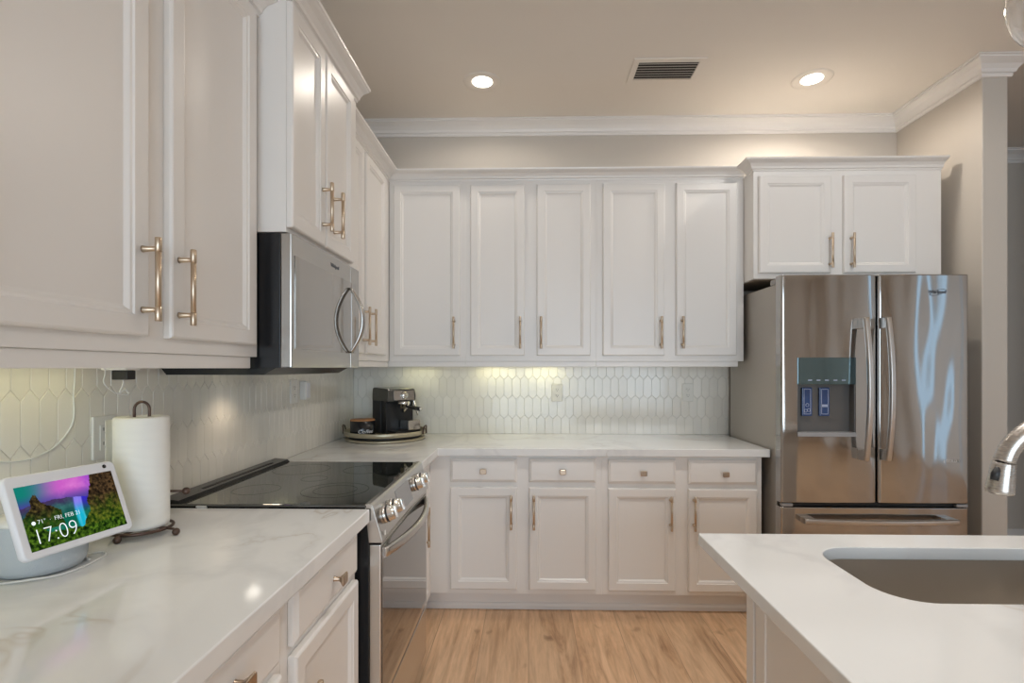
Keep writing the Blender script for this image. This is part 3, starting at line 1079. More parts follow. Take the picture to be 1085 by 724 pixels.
def front_slab(x0, x1, z0, z1, y0, thick, bulge, hole=None, r=0.014, xn=26):
    """slightly bowed front with rounded vertical edges and an optional rectangular hole"""
    b = MB()
    xs = []
    for k in range(7):
        a = pi / 2 * k / 6
        xs.append((x0 + r - r * cos(a), r - r * sin(a)))
    for k in range(1, xn):
        xs.append((x0 + r + (x1 - x0 - 2 * r) * k / xn, 0.0))
    for k in range(7):
        a = pi / 2 * (1 - k / 6)
        xs.append((x1 - r + r * cos(a), r - r * sin(a)))
    if hole:
        xs += [(hole[0], 0.0), (hole[1], 0.0)]
    xs = sorted(set((round(x, 6), round(d, 6)) for x, d in xs))
    zs = [z0 + 0.0, z0 + 0.004, z0 + 0.0055] + [z1 - 0.0055, z1 - 0.004, z1]
    if hole:
        zs += [hole[2], hole[3]]
    zs += [z0 + (z1 - z0) * k / 8 for k in range(1, 8)]
    zs = sorted(set(round(z, 6) for z in zs))

    def yy(x, d, z):
        t = 2 * (x - x0) / (x1 - x0) - 1
        e = 0.003 if (z in (zs[0], zs[-1])) else 0
        return y0 + d + bulge * t * t + e
    V = {}
    for i, (x, d) in enumerate(xs):
        for j, z in enumerate(zs):
            V[i, j] = b.bm.verts.new((x, yy(x, d, z), z))
    for i in range(len(xs) - 1):
        for j in range(len(zs) - 1):
            if hole and xs[i][0] >= hole[0] - 1e-6 and xs[i + 1][0] <= hole[1] + 1e-6 and zs[j] >= hole[2] - 1e-6 and zs[j + 1] <= hole[3] + 1e-6:
                continue
            b.face((V[i, j], V[i + 1, j], V[i + 1, j + 1], V[i, j + 1]), 0, True)
    yb = y0 + thick
    n, mm = len(xs) - 1, len(zs) - 1
    B = {}
    for i in range(n + 1):
        for j in (0, mm):
            B[i, j] = b.bm.verts.new((xs[i][0], yb, zs[j]))
    for j in range(1, mm):
        for i in (0, n):
            B[i, j] = b.bm.verts.new((xs[i][0], yb, zs[j]))
    for i in range(n):
        for j in (0, mm):
            b.face((V[i, j], V[i + 1, j], B[i + 1, j], B[i, j]))
    for j in range(mm):
        for i in (0, n):
            b.face((V[i, j], V[i, j + 1], B[i, j + 1], B[i, j]))
    b.face([B[i, 0] for i in range(n + 1)] + [B[n, j] for j in range(1, mm)] + [B[i, mm] for i in range(n, -1, -1)] + [B[0, j] for j in range(mm - 1, 0, -1)])
    return b


def arch_handle(parent, along, c, a0, a1, yend, ybow, wid, hgt=0.012):
    """bowed bar handle; along 'z' (x centre c) or 'x' (z centre c)"""
    b = MB()
    n = 30
    rings = []
    for k in range(n + 1):
        t = k / n
        a = a0 + (a1 - a0) * t
        e = 1 - (2 * t - 1) ** 2
        y = yend + (ybow - yend) * e
        sec = [(-wid, hgt * .5), (-wid, -hgt * .3), (-wid * .7, -hgt), (wid * .7, -hgt), (wid, -hgt * .3), (wid, hgt * .5)]
        rings.append([(c + s, y + d, a) if along == 'z' else (a, y + d, c + s) for s, d in sec])
    b.loft(rings, 0, True)
    for aa, sg in ((a0, 1), (a1, -1)):
        p0, p1 = aa, aa + sg * 0.055
        lo, hi = min(p0, p1), max(p0, p1)
        if along == 'z':
            b.box(c - wid * .95, c + wid * .95, yend - 0.004, -0.0 + 0.006, lo, hi)
        else:
            b.box(lo, hi, yend - 0.004, 0.006, c - wid * .95, c + wid * .95)
    return b.build('handle', M['steel_handle'], parent, bevel=0.0015)


HX0, HX1, HZa, HZb = 0.082, 0.380, 0.999, 1.408
b = front_slab(0.0, 0.489, 0.655, 1.836, 0.0, 0.062, 0.005, hole=(HX0, HX1, HZa, HZb))
ld = b.build('left_door', M['steel_door'], fr)
b = front_slab(0.497, FW, 0.655, 1.836, 0.0, 0.062, 0.005)
rd = b.build('right_door', M['steel_door'], fr)
b = front_slab(0.0, FW, 0.085, 0.632, 0.0, 0.062, 0.006)
fd = b.build('freezer_drawer', M['steel_door'], fr)
b = MB(); b.box(0.01, FW - 0.01, 0.030, 0.0655, 0.634, 0.653); b.build('gasket', M['black_matte'], fr)
for gx in (0.006, FW - 0.062):
    b = MB(); b.box(gx, gx + 0.056, 0.006, 0.0295, 0.636, 0.651, 0, bev=0.002); b.build('hinge_cap', M['grey_plastic'], fr)
arch_handle(ld, 'z', 0.405, 0.882, 1.612, -0.042, -0.076, 0.0140)
arch_handle(rd, 'z', 0.5145, 0.882, 1.612, -0.042, -0.076, 0.0140)
arch_handle(fd, 'x', 0.572, 0.098, 0.868, -0.036, -0.060, 0.014)
# dispenser (a recessed housing in the left door)
dp = MB()
dz = 1.268
ybk = 0.050
g = 0.0002
dp.box(HX0 + g, HX1 - g, ybk - 0.004, ybk, HZa + g, dz)            # back of the cavity
dp.box(HX0 + g, HX0 + .006, 0.004, ybk - .004, HZa + .022, dz)
dp.box(HX1 - .006, HX1 - g, 0.004, ybk - .004, HZa + .022, dz)

dsp = dp.build('dispenser', M['dispgrey'], ld, bevel=0.001)
b = MB(); b.box(HX0 + g, HX1 - g, -0.006, ybk - .0045, HZa + g, HZa + 0.0215, 0, bev=0.002)
b.build('drip_ledge', M['grey_plastic'], ld)
b = MB(); b.box(HX0 + g, HX1 - g, -0.002, 0.045, dz + .0005, HZb - g, 0, bev=0.002)
dg = b.build('display', M['dispglass'], ld)
for i in range(5):
    b = MB(); b.box(0.135 + i * 0.043, 0.155 + i * 0.043, -0.0026, -0.0021, 1.288, 1.293)
    b.build('touch_mark', M['blue_edge'], dg)
for k, px in enumerate((0.122, 0.212)):
    b = MB(); b.box(px, px + 0.052, 0.030, 0.0455, 1.102, 1.252, 0, bev=0.004)
    pd = b.build('paddle', M['blue_lens'], ld)
    b = MB()
    x0, x1, z0, z1 = px + .008, px + .044, 1.112, 1.244
    for q in ((x0, x0 + .0025, z0, z1), (x1 - .0025, x1, z0, z1), (x0, x1, z0, z0 + .0025), (x0, x1, z1 - .0025, z1)):
        b.box(q[0], q[1], 0.0288, 0.0296, q[2], q[3])
    if k == 0:
        for cx, cz in ((px + .026, 1.160), (px + .018, 1.130), (px + .034, 1.134)):
            pts = [(cx + .008 * cos(2 * pi * i / 16), 0.0292, cz + .008 * sin(2 * pi * i / 16)) for i in range(16)]
            b.tube(pts, 0.0012, 0, 6, closed=True)
    else:
        b.box(x0, x1, 0.0288, 0.0296, 1.150, 1.163)
    b.build('icon', M['blue_edge'], pd)
text_mesh('logo', 'Whirlpool', 0.026, Matrix.Translation((0.790, -0.0010, 1.745)) @ FACE_FRONT, M['logo'], rd, xs=0.85, shear=0.2)
b = MB()
pts = [(0.795 + 0.040 * cos(a), -0.0012, 1.743 + 0.013 * sin(a) + 0.010 * cos(a)) for a in [2 * pi * i / 28 * 0.8 + 0.5 for i in range(29)]]
b.tube(pts, 0.0012, 0, 6); b.build('logo_swirl', M['logo'], rd)
text_mesh('badge', '( GOLD )', 0.020, Matrix.Translation((0.864, 0.0005, 0.876)) @ FACE_FRONT, M['text_white'], rd, depth=0.0012)

# ------------------------------------------------------------------ ceiling fixtures
TH = (3.015 - 1.354) / (2.975 - 1.354)


def downlight(x, y, label=None, group=None, k=1.0, cone=172, blend=0.35, col=WARM):
    t = thing('recessed_light', label, 'ceiling light', (x, y, CEIL), 0, group)
    b = MB()
    b.lathe([(0.108, -0.0005), (0.106, -0.004), (0.098, -0.006), (0.078, -0.006), (0.064, -0.003), (0.058, -0.0005)], (0, 0, 0), 0, 40)
    b.build('trim_ring', M['ceil'], t)
    b = MB(); b.lathe([(0, -0.0042), (0.048, -0.0042), (0.0575, -0.0025), (0.0575, -0.0006), (0, -0.0006)], (0, 0, 0), 0, 40)
    b.build('lens', M['lamp'], t)
    l = bpy.data.lights.new('downlight', 'SPOT')
    l.energy = CAN_POWER * 8 * k; l.color = col; l.spot_size = radians(cone); l.spot_blend = blend; l.shadow_soft_size = 0.05
    o = bpy.data.objects.new('downlight', l); COL.objects.link(o); o.parent = t
    o.location = (0, -0.06, -0.02)
    return t


downlight(-0.264, 2.988, 'round recessed ceiling light above the back counter, beside the air vent', k=0.18)
downlight(1.604, 3.002, 'round recessed ceiling light nearest the refrigerator', k=0.5)
ADDED_CANS = 'added recessed ceiling light out of view, brightening the room'
for x, y, k, cone in ((0.55, 1.95, 1.1, 85), (1.60, 2.00, 0.38, 172), (0.12, 0.75, 0.42, 66), (1.45, 0.75, 0.5, 85), (-0.2, -1.4, 0.6, 90), (1.62, -1.4, 0.8, 100), (3.6, -1.0, 0.8, 100)):  # extra cans out of frame, added to brighten worktops, floor and right wall
    downlight(x, y, ADDED_CANS, 'added recessed lights out of view', k, cone, 0.35, NEUTRAL)

vt = thing('air_vent', 'white rectangular ceiling vent with slats', 'air vent', (0.751, 2.893, CEIL))
b = MB()
ox, oy, ix, iy = 0.192, 0.118, 0.160, 0.083
for q in ((-ox, ox, -oy, -iy), (-ox, ox, iy, oy), (-ox, -ix, -iy, iy), (ix, ox, -iy, iy)):
    b.box(q[0], q[1], q[2], q[3], -0.008, -0.0005)
b.build('frame', M['ceil'], vt, bevel=0.002)
b = MB(); b.box(-ix, ix, -iy, iy, -0.002, -0.0008); b.build('backing', M['darkgap'], vt)
for i in range(7):
    y = -iy + 0.012 + i * (2 * iy - 0.024) / 6
    b = MB()
    b.prism([(y - 0.011, -0.0120), (y - 0.0095, -0.0130), (y + 0.008, -0.0040), (y + 0.0065, -0.0030)], -ix + 0.0005, ix - 0.0005, 0, mtx=YZ)
    b.build('slat', M['ceil'], vt)

pn = thing('pendant_light', 'clear glass globe pendant lamp hanging over the island', 'pendant light', (1.042, 1.0, 2.070))
b = MB()
R1, R2 = 0.115, 0.112
prof = [(R1 * sin(a), -R1 * cos(a)) for a in [pi * k / 24 for k in range(0, 21)]]
prof += [(R2 * sin(a), -R2 * cos(a)) for a in [pi * k / 24 for k in range(20, -1, -1)]]
b.lathe(prof, (0, 0, 0), 0, 48)
b.build('glass_shade', M['glass'], pn)
b = MB(); b.lathe([(0, 0.098), (0.056, 0.1005), (0.060, 0.122), (0.03, 0.15), (0.012, 0.17), (0.006, 0.18), (0.006, CEIL - 2.070 - 0.03), (0.06, CEIL - 2.070 - 0.028), (0.062, CEIL - 2.070 - 0.0006), (0, CEIL - 2.070 - 0.0006)], (0, 0, 0), 0, 28)
b.build('stem', M['nickel'], pn)
b = MB(); b.lathe([(0, -0.015), (0.018, -0.008), (0.028, 0.015), (0.026, 0.035), (0.014, 0.065), (0.013, 0.0975), (0, 0.0975)], (0, 0, 0), 0, 20)
b.build('bulb', M['lamp'], pn)

# ------------------------------------------------------------------ under-cabinet lights
def under_light(x, y, rz, ln, label, power):
    t = thing('under_cabinet_light', label, 'under-cabinet light', (x, y, 1.384), rz, 'slim lights under the wall cabinets')
    b = MB(); b.box(-ln / 2, ln / 2, -0.012, 0.012, -0.008, 0.003); b.build('housing', M['white_plastic'], t)
    b = MB(); b.box(-ln / 2 + .01, ln / 2 - .01, -0.008, 0.008, -0.0095, -0.0082); b.build('diffuser', M['led'], t)
    l = bpy.data.lights.new('under_cabinet_lamp', 'AREA'); l.shape = 'RECTANGLE'; l.size = ln; l.size_y = 0.02
    l.energy = power; l.color = (1.0, 0.93, 0.48)
    o = bpy.data.objects.new('under_cabinet_lamp', l); COL.objects.link(o); o.parent = t; o.location = (0, 0, -0.012)


UL = 'slim white light bar hidden under the wall cabinets'
under_light(-0.22, 3.42, 0, 0.22, UL, UNDER_POWER)
under_light(0.10, 3.42, 0, 0.22, UL, UNDER_POWER)
under_light(-0.72, 3.40, 0, 0.22, UL, UNDER_POWER * 0.7)
under_light(-1.09, 0.95, R90, 0.75, UL, UNDER_POWER * 1.3)


# ------------------------------------------------------------------ outlets
def outlet(loc, rz, label, mname='ivory_plastic', gfci=False):
    t = thing('wall_outlet', label, 'outlet', loc, rz)
    b = MB(); b.box(-0.037, 0.037, -0.0075, -0.0002, -0.059, 0.059, 0, bev=0.003); b.build('cover_plate', M[mname], t)
    b = MB()
    if gfci:
        b.box(-0.017, 0.017, -0.0105, -0.0077, -0.034, 0.034, 0, bev=0.001)
    else:
        for z in (-0.0195, 0.0195):
            b.prism(rrect(-0.0165, 0.0165, z - 0.0145, z + 0.0145, 0.008, 5), 0.0077, 0.0095, mtx=FACE_FRONT)
    rc = b.build('socket', M[mname], t)
    b = MB()
    yf = -0.0111 if gfci else -0.0101
    for z in (-0.0195, 0.0195):
        b.box(-0.0075, -0.0055, yf, yf + 0.0005, z - 0.001, z + 0.008)
        b.box(0.0055, 0.0075, yf, yf + 0.0005, z - 0.001, z + 0.006)
        b.box(-0.002, 0.002, yf, yf + 0.0005, z - 0.009, z - 0.005)
    b.build('slots', M['slot'], rc)
    return t


outlet((0.190, YB - 0.0040, 1.188), 0, 'ivory wall outlet on the back tiles, near the middle')
outlet((1.054, YB - 0.0040, 1.191), 0, 'ivory wall outlet on the back tiles closest to the refrigerator')
outlet((XW + 0.0040, 1.418, 1.163), R90, 'white wall outlet on the tiles behind the paper towels', 'white_plastic', True)
outlet((XW + 0.0040, 2.590, 1.236), R90, 'white wall outlet on the tiles right of the range, next to a plug', 'white_plastic')
b = MB()
b.box(-0.026, 0.026, -0.034, -0.0005, -0.048, 0.048, 0, bev=0.005)
ad = thing('plug_adapter', 'small white plug-in adapter on the tiles beside the range outlet', 'plug adapter', (XW + 0.0045, 2.690, 1.238), R90)
b.build('body', M['white_plastic'], ad)
b = MB(); b.box(-0.020, 0.020, -0.0365, -0.0342, -0.038, 0.038, 0, bev=0.0008); b.build('face_plate', M['cool_white'], ad)

# adapter hanging under the near cabinet
ad = thing('power_adapter', 'small black power adapter tucked under the wall cabinet edge', 'power adapter', (-1.035, 1.305, 1.330), R90)
b = MB(); b.box(-0.014, 0.014, -0.030, 0.012, -0.006, 0.018, 0, bev=0.003); b.build('body', M['black_matte'], ad)
b = MB(); b.box(-0.024, 0.024, -0.034, 0.030, 0.0182, 0.0565, 0, bev=0.003); b.build('power_strip', M['white_plastic'], ad)
b = MB()
pts = smooth_path([(-0.005, -0.012, -0.0055), (-0.006, -0.012, -0.018), (-0.014, -0.010, -0.038), (0.002, -0.012, -0.032), (0.010, -0.012, -0.044), (-0.03, -0.008, -0.036), (-0.058, -0.006, -0.012), (-0.052, -0.004, 0.010), (-0.05, -0.002, 0.04)], 6)
b.tube(pts, 0.0016, 0, 8); b.build('cable', M['cord'], ad)

# ------------------------------------------------------------------ cord on the wall
cx = XW + 0.0068


def wallpt(u, v):
    a = (u - CXP) / FPX; c_ = -(v - CYP) / FPX
    dx, dy = cos(YAW) * a - sin(YAW), sin(YAW) * a + cos(YAW)
    k = cx / dx
    return (cx, dy * k, CAM_Z + c_ * k)


pts = [wallpt(79.5, 392), wallpt(79, 405), wallpt(78, 420), wallpt(78.5, 435), wallpt(77, 448), wallpt(70, 461), wallpt(56, 475), wallpt(40, 483.5), wallpt(22, 488.5), wallpt(3, 489.5), wallpt(-25, 486), wallpt(-60, 484)]
y_last = pts[-1]
pts = [(pts[0][0], pts[0][1], 1.3865)] + pts + [(cx + .002, y_last[1] - 0.05, 1.05), (cx + .004, y_last[1] - 0.06, 0.95), (cx + 0.02, y_last[1] - 0.05, 0.9168)]
b = MB(); b.tube(smooth_path(pts, 6), 0.0021, 0, 8)
tag(b.build('hanging_cord', M['cord']), 'thin white cord drooping down the tiles behind the smart display', 'cord')

# ------------------------------------------------------------------ smart display
sd = thing('smart_display', 'white smart display on a round fabric base showing 17:09', 'smart display', (-1.070, 1.128, 0.9142))
b = MB()
b.lathe([(0, 0.0), (0.060, 0.0), (0.072, 0.004), (0.0785, 0.016), (0.080, 0.035), (0.0797, 0.070), (0.0785, 0.098), (0.0765, 0.108)], (0, 0, 0), 0, 48)
b.build('base', M['fabric_grey'], sd)
b = MB(); b.lathe([(0.0765, 0.1082), (0.0785, 0.1100), (0.078, 0.116), (0.068, 0.124), (0, 0.126)], (0, 0, 0), 0, 48)
b.build('base_cap', M['white_plastic'], sd)
a, be, ga = 1.492, -0.364, 0.036
Rm = Matrix.Rotation(a, 4, 'Z') @ Matrix.Rotation(be, 4, 'X') @ Matrix.Rotation(ga, 4, 'Y')
T = Matrix.Translation(Vector((-0.989, 1.119, 1.054)) - Vector((-1.070, 1.128, 0.9142))) @ Rm
SWD, SHT = 0.251, 0.172
b = MB()
rings = []
for ins, y in ((0.010, 0.020), (0.003, 0.017), (0.0, 0.012), (0.0, 0.004), (0.0018, 0.0010), (0.004, 0.0)):
    rings.append([T @ Vector((x, y, z)) for x, z in rrect(-SWD / 2 + ins, SWD / 2 - ins, -SHT / 2 + ins, SHT / 2 - ins, 0.013 - min(ins, .008))])
b.loft(rings, 0, True)
sc_ = b.build('screen_housing', M['cool_white'], sd)
b = MB(); b.tube([T @ Vector((0, 0.0201, -0.01)), Vector((0.005, 0, 0.135)), Vector((0, 0, 0.1262))], [0.022, 0.024, 0.026], 0, 16)
b.build('arm', M['white_plastic'], sd)
b = MB(); b.lathe([(0.0045, -0.0005), (0.0045, 0.0009), (0, 0.0009)], (0, 0, 0), 0, 18, mtx=T @ Matrix.Translation((0.096, -0.0003, 0.0745)) @ FACE_FRONT)
b.build('camera_lens', M['black'], sc_)


def lin(c):
    return tuple((x / 12.92 if x <= .04045 else ((x + .055) / 1.055) ** 2.4) for x in c)


def mixt(a, b, t):
    t = max(0, min(1, t))
    return tuple(p + (q - p) * t for p, q in zip(a, b))


def sst(e0, e1, x):
    t = max(0, min(1, (x - e0) / (e1 - e0)))
    return t * t * (3 - 2 * t)


def nz(u, v, s, o=0):
    return noise.fractal(Vector((u * s * 1.6 + o, v * s + o, o * 1.7)), 0.8, 2.2, 5) * 0.5


def picture(u, v):
    """landscape: u right, v down"""
    sky = mixt((.08, .50, .45), (.80, .38, .78), sst(0.05, .45, u + v * .1))
    sky = mixt(sky, (.55, .28, .80), sst(.55, .85, u))
    sky = mixt(sky, (.30, .26, .60), sst(.12, .38, v))
    cl = nz(u, v, 5, 3)
    sky = mixt(sky, (.90, .55, .85), max(0, cl) * 1.2 * sst(.2, .5, u))
    col = sky
    # distant plateau
    hill = .34 - .05 * sin(u * 5.2) + .02 * nz(u, 0, 9, 1)
    if v > hill:
        far = mixt((.27, .20, .36), (.16, .30, .33), sst(hill, hill + .16, v))
        far = mixt(far, (.05, .40, .30), sst(.42, .62, v) * .9)
        far = mixt(far, (.32, .62, .55), max(0, nz(u, v, 6, 7)) * .9)
        col = far
        blue = sst(.45, .62, u) * (1 - sst(.62, .72, u))
        col = mixt(col, (.20, .16, .85), blue * (1 - sst(.35, .62, v)) * .8)
    # waterfall
    wc, ww = .545 + .01 * sin(v * 8), .045 + .02 * v
    if hill + .0 < v < .86:
        wf = 1 - sst(ww * .6, ww, abs(u - wc))
        wcol = mixt((.55, .50, .95), (.10, .72, .85), sst(.38, .62, v))
        wcol = mixt(wcol, (.75, .9, .95), max(0, nz(u * 4, v * .4, 6, 9)))
        col = mixt(col, wcol, wf * .95)
    n1 = nz(u, v, 9, 2)
    n2 = nz(u, v, 22, 5)
    # left rock with a knob on top
    top = .16 + abs(u - .145) * 1.6 + .05 * nz(u, v, 14, 4)
    if u > .16:
        top = .16 + (u - .16) * 3.2 + .06 * nz(u, v, 14, 4) if u < .2 else .30 + (u - .2) * 1.1 + .05 * nz(u, v, 14, 4)
    if u < .1:
        top = .34 + (.1 - u) * 1.6 + .05 * nz(u, v, 14, 4)
    if v > top and u < .36 + .03 * n1 and v < .72:
        col = mixt((.10, .08, .06), (.40, .34, .18), .45 + 1.6 * n2)
        col = mixt(col, (.14, .34, .08), sst(.35, .62, v) * (.5 + n1))
    # right cliff
    edge = .74 - .10 * sst(.05, .45, v) - .12 * sst(.55, .95, v) + .05 * n1
    if u > edge:
        col = mixt((.12, .09, .06), (.42, .32, .21), .42 + 1.3 * n2)
        g = sst(.30, .75, v + .25 * n1)
        col = mixt(col, mixt((.10, .20, .05), (.42, .46, .14), .5 + 1.4 * n2), g)
    # mossy foreground
    fg = .80 - .22 * sst(.28, 0, u) + .05 * n1 + .03 * sst(.3, .6, u)
    if v > fg:
        col = mixt((.05, .12, .03), (.36, .50, .14), .45 + 1.5 * n2)
    return lin(tuple(max(0, min(1, x)) for x in col))


px0, px1, pz0, pz1 = -0.1095, 0.1095, -0.0715, 0.0615
NXP, NZP = 200, 122
b = MB()
lay = b.bm.loops.layers.float_color.new('picture')
G = [[b.bm.verts.new(T @ Vector((px0 + (px1 - px0) * i / NXP, -0.0006, pz1 - (pz1 - pz0) * j / NZP))) for i in range(NXP + 1)] for j in range(NZP + 1)]
for j in range(NZP):
    for i in range(NXP):
        f = b.face((G[j][i], G[j + 1][i], G[j + 1][i + 1], G[j][i + 1]))
        c = picture((i + .5) / NXP, (j + .5) / NZP) + (1,)
        for l in f.loops:
            l[lay] = c
b.build('screen', M['screen'], sc_, recalc=False)
text_mesh('clock', '17:09', 0.046, T @ Matrix.Translation((-0.1005, -0.0009, -0.0465)) @ FACE_FRONT, M['screen_text'], sc_, depth=0.0001, align='LEFT', xs=0.93, off=-0.0011)
text_mesh('date', '71°  ·  FRI, FEB 21', 0.0125, T @ Matrix.Translation((-0.084, -0.0009, -0.0165)) @ FACE_FRONT, M['screen_text'], sc_, depth=0.0001, align='LEFT', off=-0.0002)
b = MB(); b.lathe([(0.004, -0.0001), (0.004, 0.0001), (0, 0.0001)], (0, 0, 0), 0, 14, mtx=T @ Matrix.Translation((-0.0915, -0.0009, -0.0165)) @ FACE_FRONT)
b.build('weather_icon', M['screen_text'], sc_)

zc = 0.9142 + 0.0026
ctr = Vector((-1.070, 1.128, 0.9142))
pts = [(-1.160, 1.05, zc), (-1.115, 1.048, zc), (-1.07, 1.037, zc), (-1.025, 1.049, zc + .003), (-.991, 1.082, zc), (-.979, 1.128, zc), (-.982, 1.168, zc), (-.990, 1.205, zc), (-1.012, 1.220, zc), (-1.030, 1.206, zc), (-1.018, 1.182, zc), (-1.0, 1.172, zc + .001)]
b = MB(); b.tube([p - ctr for p in smooth_path(pts, 8)], 0.0022, 0, 8)
b.build('power_cable', M['cord'], sd)

# ------------------------------------------------------------------ paper towel holder and roll
HXC, HYC = -1.024, 1.365
ph = thing('paper_towel_holder', 'dark bronze wire paper towel holder with ball feet', 'paper towel holder', (HXC, HYC, 0.9142))
b = MB()
ring = [(0.070 * cos(2 * pi * k / 40), 0.070 * sin(2 * pi * k / 40), 0.0175) for k in range(40)]
b.tube(ring, 0.0042, 0, 8, closed=True)
b.tube([(-0.069, 0, 0.0175), (0.069, 0, 0.0175)], 0.0035, 0, 8); b.tube([(0, -0.069, 0.0175), (0, 0.069, 0.0175)], 0.0035, 0, 8)
b.build('base_ring', M['oil_bronze'], ph)
for k, ang in enumerate((-92, -5, 120)):
    aa = radians(ang)
    d = Vector((cos(aa), sin(aa), 0))
    b = MB(); fr_ = (0.080, 0.098, 0.088)[k]
    b.ball(d * fr_ + Vector((0, 0, 0.0095)), 0.0095)
    b.tube([d * 0.066 + Vector((0, 0, 0.0182)), d * (fr_ - .008) + Vector((0, 0, 0.0165)), d * fr_ + Vector((0, 0, 0.012))], 0.0036, 0, 8)
    b.build('ball_foot', M['oil_bronze'], ph)
b = MB()
lw = 0.018
pts = [(-lw, 0, 0.0175), (-lw, 0, 0.33)] + [(-lw * cos(pi * k / 10), 0, 0.330 + 0.020 * sin(pi * k / 10)) for k in range(1, 10)] + [(lw, 0, 0.33), (lw, 0, 0.0175)]
rz_ = radians(12)
pts = [(p[0] * cos(rz_), p[0] * sin(rz_), p[2]) for p in pts]
b.tube(pts, 0.0036, 0, 10); b.build('center_rod', M['oil_bronze'], ph)
b = MB()
b.tube([(0.004, 0.0695, 0.0175), (0.004, 0.071, 0.06), (0.005, 0.072, 0.090), (0.016, 0.073, 0.0965), (0.062, 0.074, 0.0965)], 0.0033, 0, 8)
b.ball((0.070, 0.074, 0.0965), 0.0105)
b.build('tension_arm', M['oil_bronze'], ph)
pr = thing('paper_towel_roll', 'white paper towel roll standing on the bronze holder', 'paper towel roll', (HXC, HYC, 0.9365))
b = MB()
b.lathe([(0.021, 0.0), (0.058, 0.0), (0.0617, 0.003), (0.0625, 0.010), (0.0625, 0.282), (0.0617, 0.287), (0.058, 0.289), (0.021, 0.289), (0.021, 0.0)], (0, 0, 0), 0, 56)
b.build('roll', M['towel'], pr)
b = MB()
A, B_ = [], []
for k in range(15):
    t = k / 14
    ang = radians(150 + 62 * t)
    rr = 0.0632 + 0.013 * sst(.35, 1, t)
    A.append((rr * cos(ang), rr * sin(ang)))
rings = [[(x, y, z) for x, y in A] + [(x * 1.012, y * 1.012, z) for x, y in reversed(A)] for z in (0.004, 0.15, 0.282)]
b.loft(rings, 0, True)
b.build('loose_sheet', M['towel'], pr)

# ------------------------------------------------------------------ coffee tray, machine, canister
TX, TY = -0.888, 3.238
tr = thing('serving_tray', 'round champagne two-tier tray holding the coffee machine', 'tray', (TX, TY, 0.9142))
b = MB(); b.lathe([(0.0, 0.0), (0.238, 0.0), (0.242, 0.002), (0.242, 0.013), (0.238, 0.015), (0, 0.015)], (0, 0, 0), 0, 72)
b.build('base_ring', M['tray_gold'], tr)
b = MB(); b.lathe([(0.0, 0.0152), (0.222, 0.0152), (0.222, 0.031), (0, 0.031)], (0, 0, 0), 0, 64)
b.build('turntable', M['black_matte'], tr)
b = MB(); b.lathe([(0.0, 0.0312), (0.246, 0.0312), (0.250, 0.033), (0.250, 0.056), (0.2485, 0.0575), (0.2455, 0.0575), (0.244, 0.056), (0.243, 0.038), (0, 0.037)], (0, 0, 0), 0, 72)
b.build('tray_top', M['tray_gold'], tr)
for ang in (184, -8):
    aa = radians(ang)
    d = Vector((cos(aa), sin(aa), 0)); q = Vector((-d.y, d.x, 0))
    b = MB()
    o0 = d * 0.2535
    b.tube([o0 - q * 0.03 + Vector((0, 0, 0.036)), o0 - q * 0.028 + Vector((0, 0, 0.058)), o0 - q * 0.02 + d * .004 + Vector((0, 0, 0.082)), o0 + d * .008 + Vector((0, 0, 0.087)),
            o0 + q * 0.02 + d * .004 + Vector((0, 0, 0.082)), o0 + q * 0.028 + Vector((0, 0, 0.058)), o0 + q * 0.03 + Vector((0, 0, 0.036))], 0.0042, 0, 8)
    b.build('handle', M['oil_bronze'], tr)
ZT = 0.9142 + 0.0373
em = thing('espresso_machine', 'black and steel espresso machine standing on the round tray', 'espresso machine', (-0.845, 3.272, ZT), radians(46))
b = MB()
b.box(-0.100, 0.100, -0.005, 0.090, 0.0, 0.20, 0, bev=0.006)
b.box(-0.092, 0.100, -0.062, -0.004, 0.0, 0.195, 0, bev=0.004)
b.build('body', M['black_matte'], em)
b = MB()
b.loft([[(-0.100, -0.092, 0.198), (0.100, -0.092, 0.198), (0.100, 0.092, 0.198), (-0.100, 0.092, 0.198)],
        [(-0.100, -0.094, 0.230), (0.100, -0.094, 0.230), (0.100, 0.092, 0.230), (-0.100, 0.092, 0.230)],
        [(-0.096, -0.088, 0.270), (0.096, -0.088, 0.270), (0.098, 0.090, 0.276), (-0.098, 0.090, 0.276)],
        [(-0.090, -0.080, 0.274), (0.090, -0.080, 0.274), (0.092, 0.084, 0.280), (-0.092, 0.084, 0.280)]])
hd = b.build('head', M['machine_shell'], em, bevel=0.004)
b = MB(); b.loft([[(-0.060, -0.0955, 0.205), (0.085, -0.0955, 0.205), (0.085, -0.0925, 0.262), (-0.060, -0.0925, 0.262)],
                  [(-0.060, -0.0985, 0.205), (0.085, -0.0985, 0.205), (0.085, -0.0945, 0.262), (-0.060, -0.0945, 0.262)]])
b.build('face_plate', M['steel'], em)
b = MB(); b.tube([(0.012, -0.096, 0.233), (0.012, -0.104, 0.233), (0.012, -0.114, 0.233), (0.012, -0.115, 0.233)], [0.023, 0.023, 0.020, 0.004], 0, 24)
b.build('knob', M['chrome'], em)
b = MB(); b.lathe([(0, 0.197), (0.040, 0.197), (0.040, 0.180), (0.034, 0.178), (0.034, 0.158), (0.020, 0.150), (0.012, 0.132), (0, 0.132)], (0.0, -0.075 - 0.035, 0), 0, 28)
b.build('brew_group', M['chrome'], em)
b = MB(); b.tube([(0.0, -0.142, 0.166), (0.012, -0.165, 0.164), (0.024, -0.19, 0.160), (0.037, -0.232, 0.155), (0.038, -0.236, 0.155)], [0.007, 0.010, 0.012, 0.0125, 0.010], 0, 14)
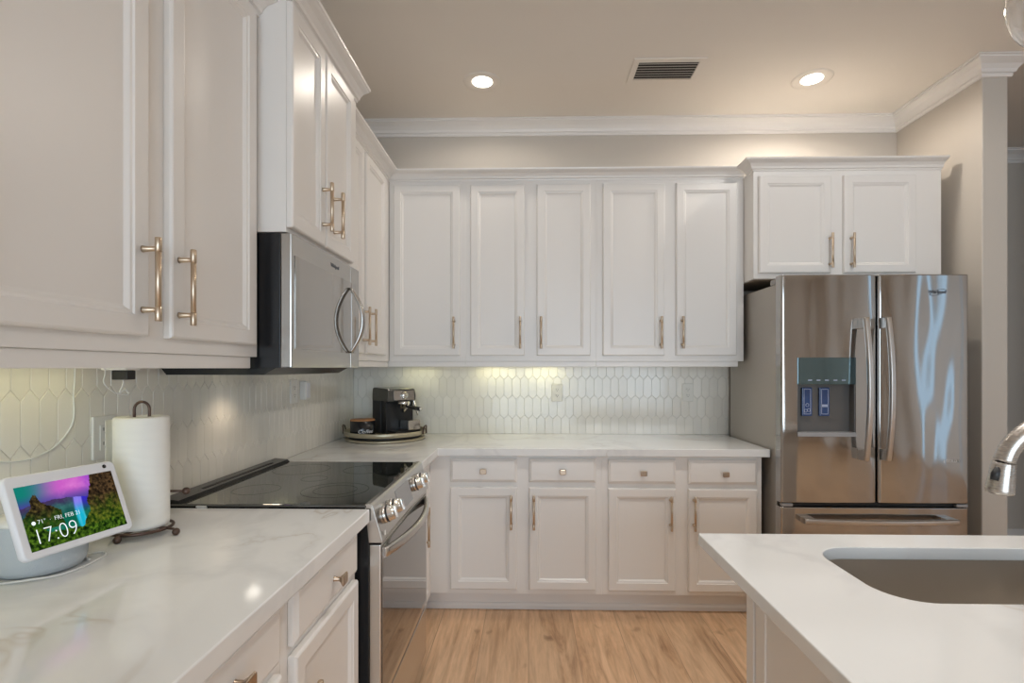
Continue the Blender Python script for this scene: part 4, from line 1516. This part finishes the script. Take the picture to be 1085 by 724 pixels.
pf = b.build('portafilter_handle', M['black_matte'], em)
b = MB(); b.tube([(0.038, -0.2365, 0.155), (0.0395, -0.242, 0.1545)], [0.0125, 0.0115], 0, 14); b.build('end_cap', M['chrome'], pf)
b = MB(); b.tube([(0.102, -0.045, 0.200), (0.114, -0.05, 0.190), (0.118, -0.058, 0.160), (0.122, -0.085, 0.105)], [0.006, 0.006, 0.005, 0.006], 0, 10)
b.tube([(0.1005, -0.03, 0.222), (0.128, -0.034, 0.222)], 0.009, 0, 12)
b.build('steam_wand', M['chrome'], em)
b = MB(); b.box(-0.088, 0.088, -0.165, -0.0625, 0.0, 0.022, 0, bev=0.003)
b.build('drip_tray', M['black_matte'], em)
b = MB(); b.box(0.0, 0.086, -0.163, -0.070, 0.0222, 0.082, 0, bev=0.004); b.build('tray_cover', M['steel'], em)

cn = thing('coffee_canister', 'short black coffee canister with wooden lid on the tray', 'canister', (-0.995, 3.12, ZT))
b = MB(); b.lathe([(0, 0), (0.070, 0), (0.0725, 0.003), (0.0725, 0.087), (0, 0.087)], (0, 0, 0), 0, 48); b.build('body', M['black'], cn)
b = MB(); b.lathe([(0, 0.0872), (0.0725, 0.0872), (0.0725, 0.093), (0.070, 0.0955), (0, 0.0955)], (0, 0, 0), 0, 48); b.build('lid', M['wood_lid'], cn)
tm = text_mesh('lettering', 'Coffee', 0.030, Matrix.Identity(4), M['text_white'], cn, depth=0.0004, shear=0.25, xs=1.15)
for vtx in tm.data.vertices:       # wrap the word round the can
    x, y, z = vtx.co
    aa = radians(-58) + x / 0.0727
    r = 0.0729 + z
    vtx.co = (r * cos(aa), r * sin(aa), 0.027 + y)
b = MB(); b.tube(smooth_path([(-0.012, 0.126, 0.004), (-0.010, 0.124, 0.05), (-0.006, 0.120, 0.092), (0.006, 0.118, 0.128)], 4), 0.0028, 0, 8)
sp = b.build('coffee_scoop', M['black_matte'], None, loc=(-0.965, 3.19 - 0.02, ZT))
tag(sp, 'thin black scoop handle poking up behind the coffee canister', 'coffee scoop')
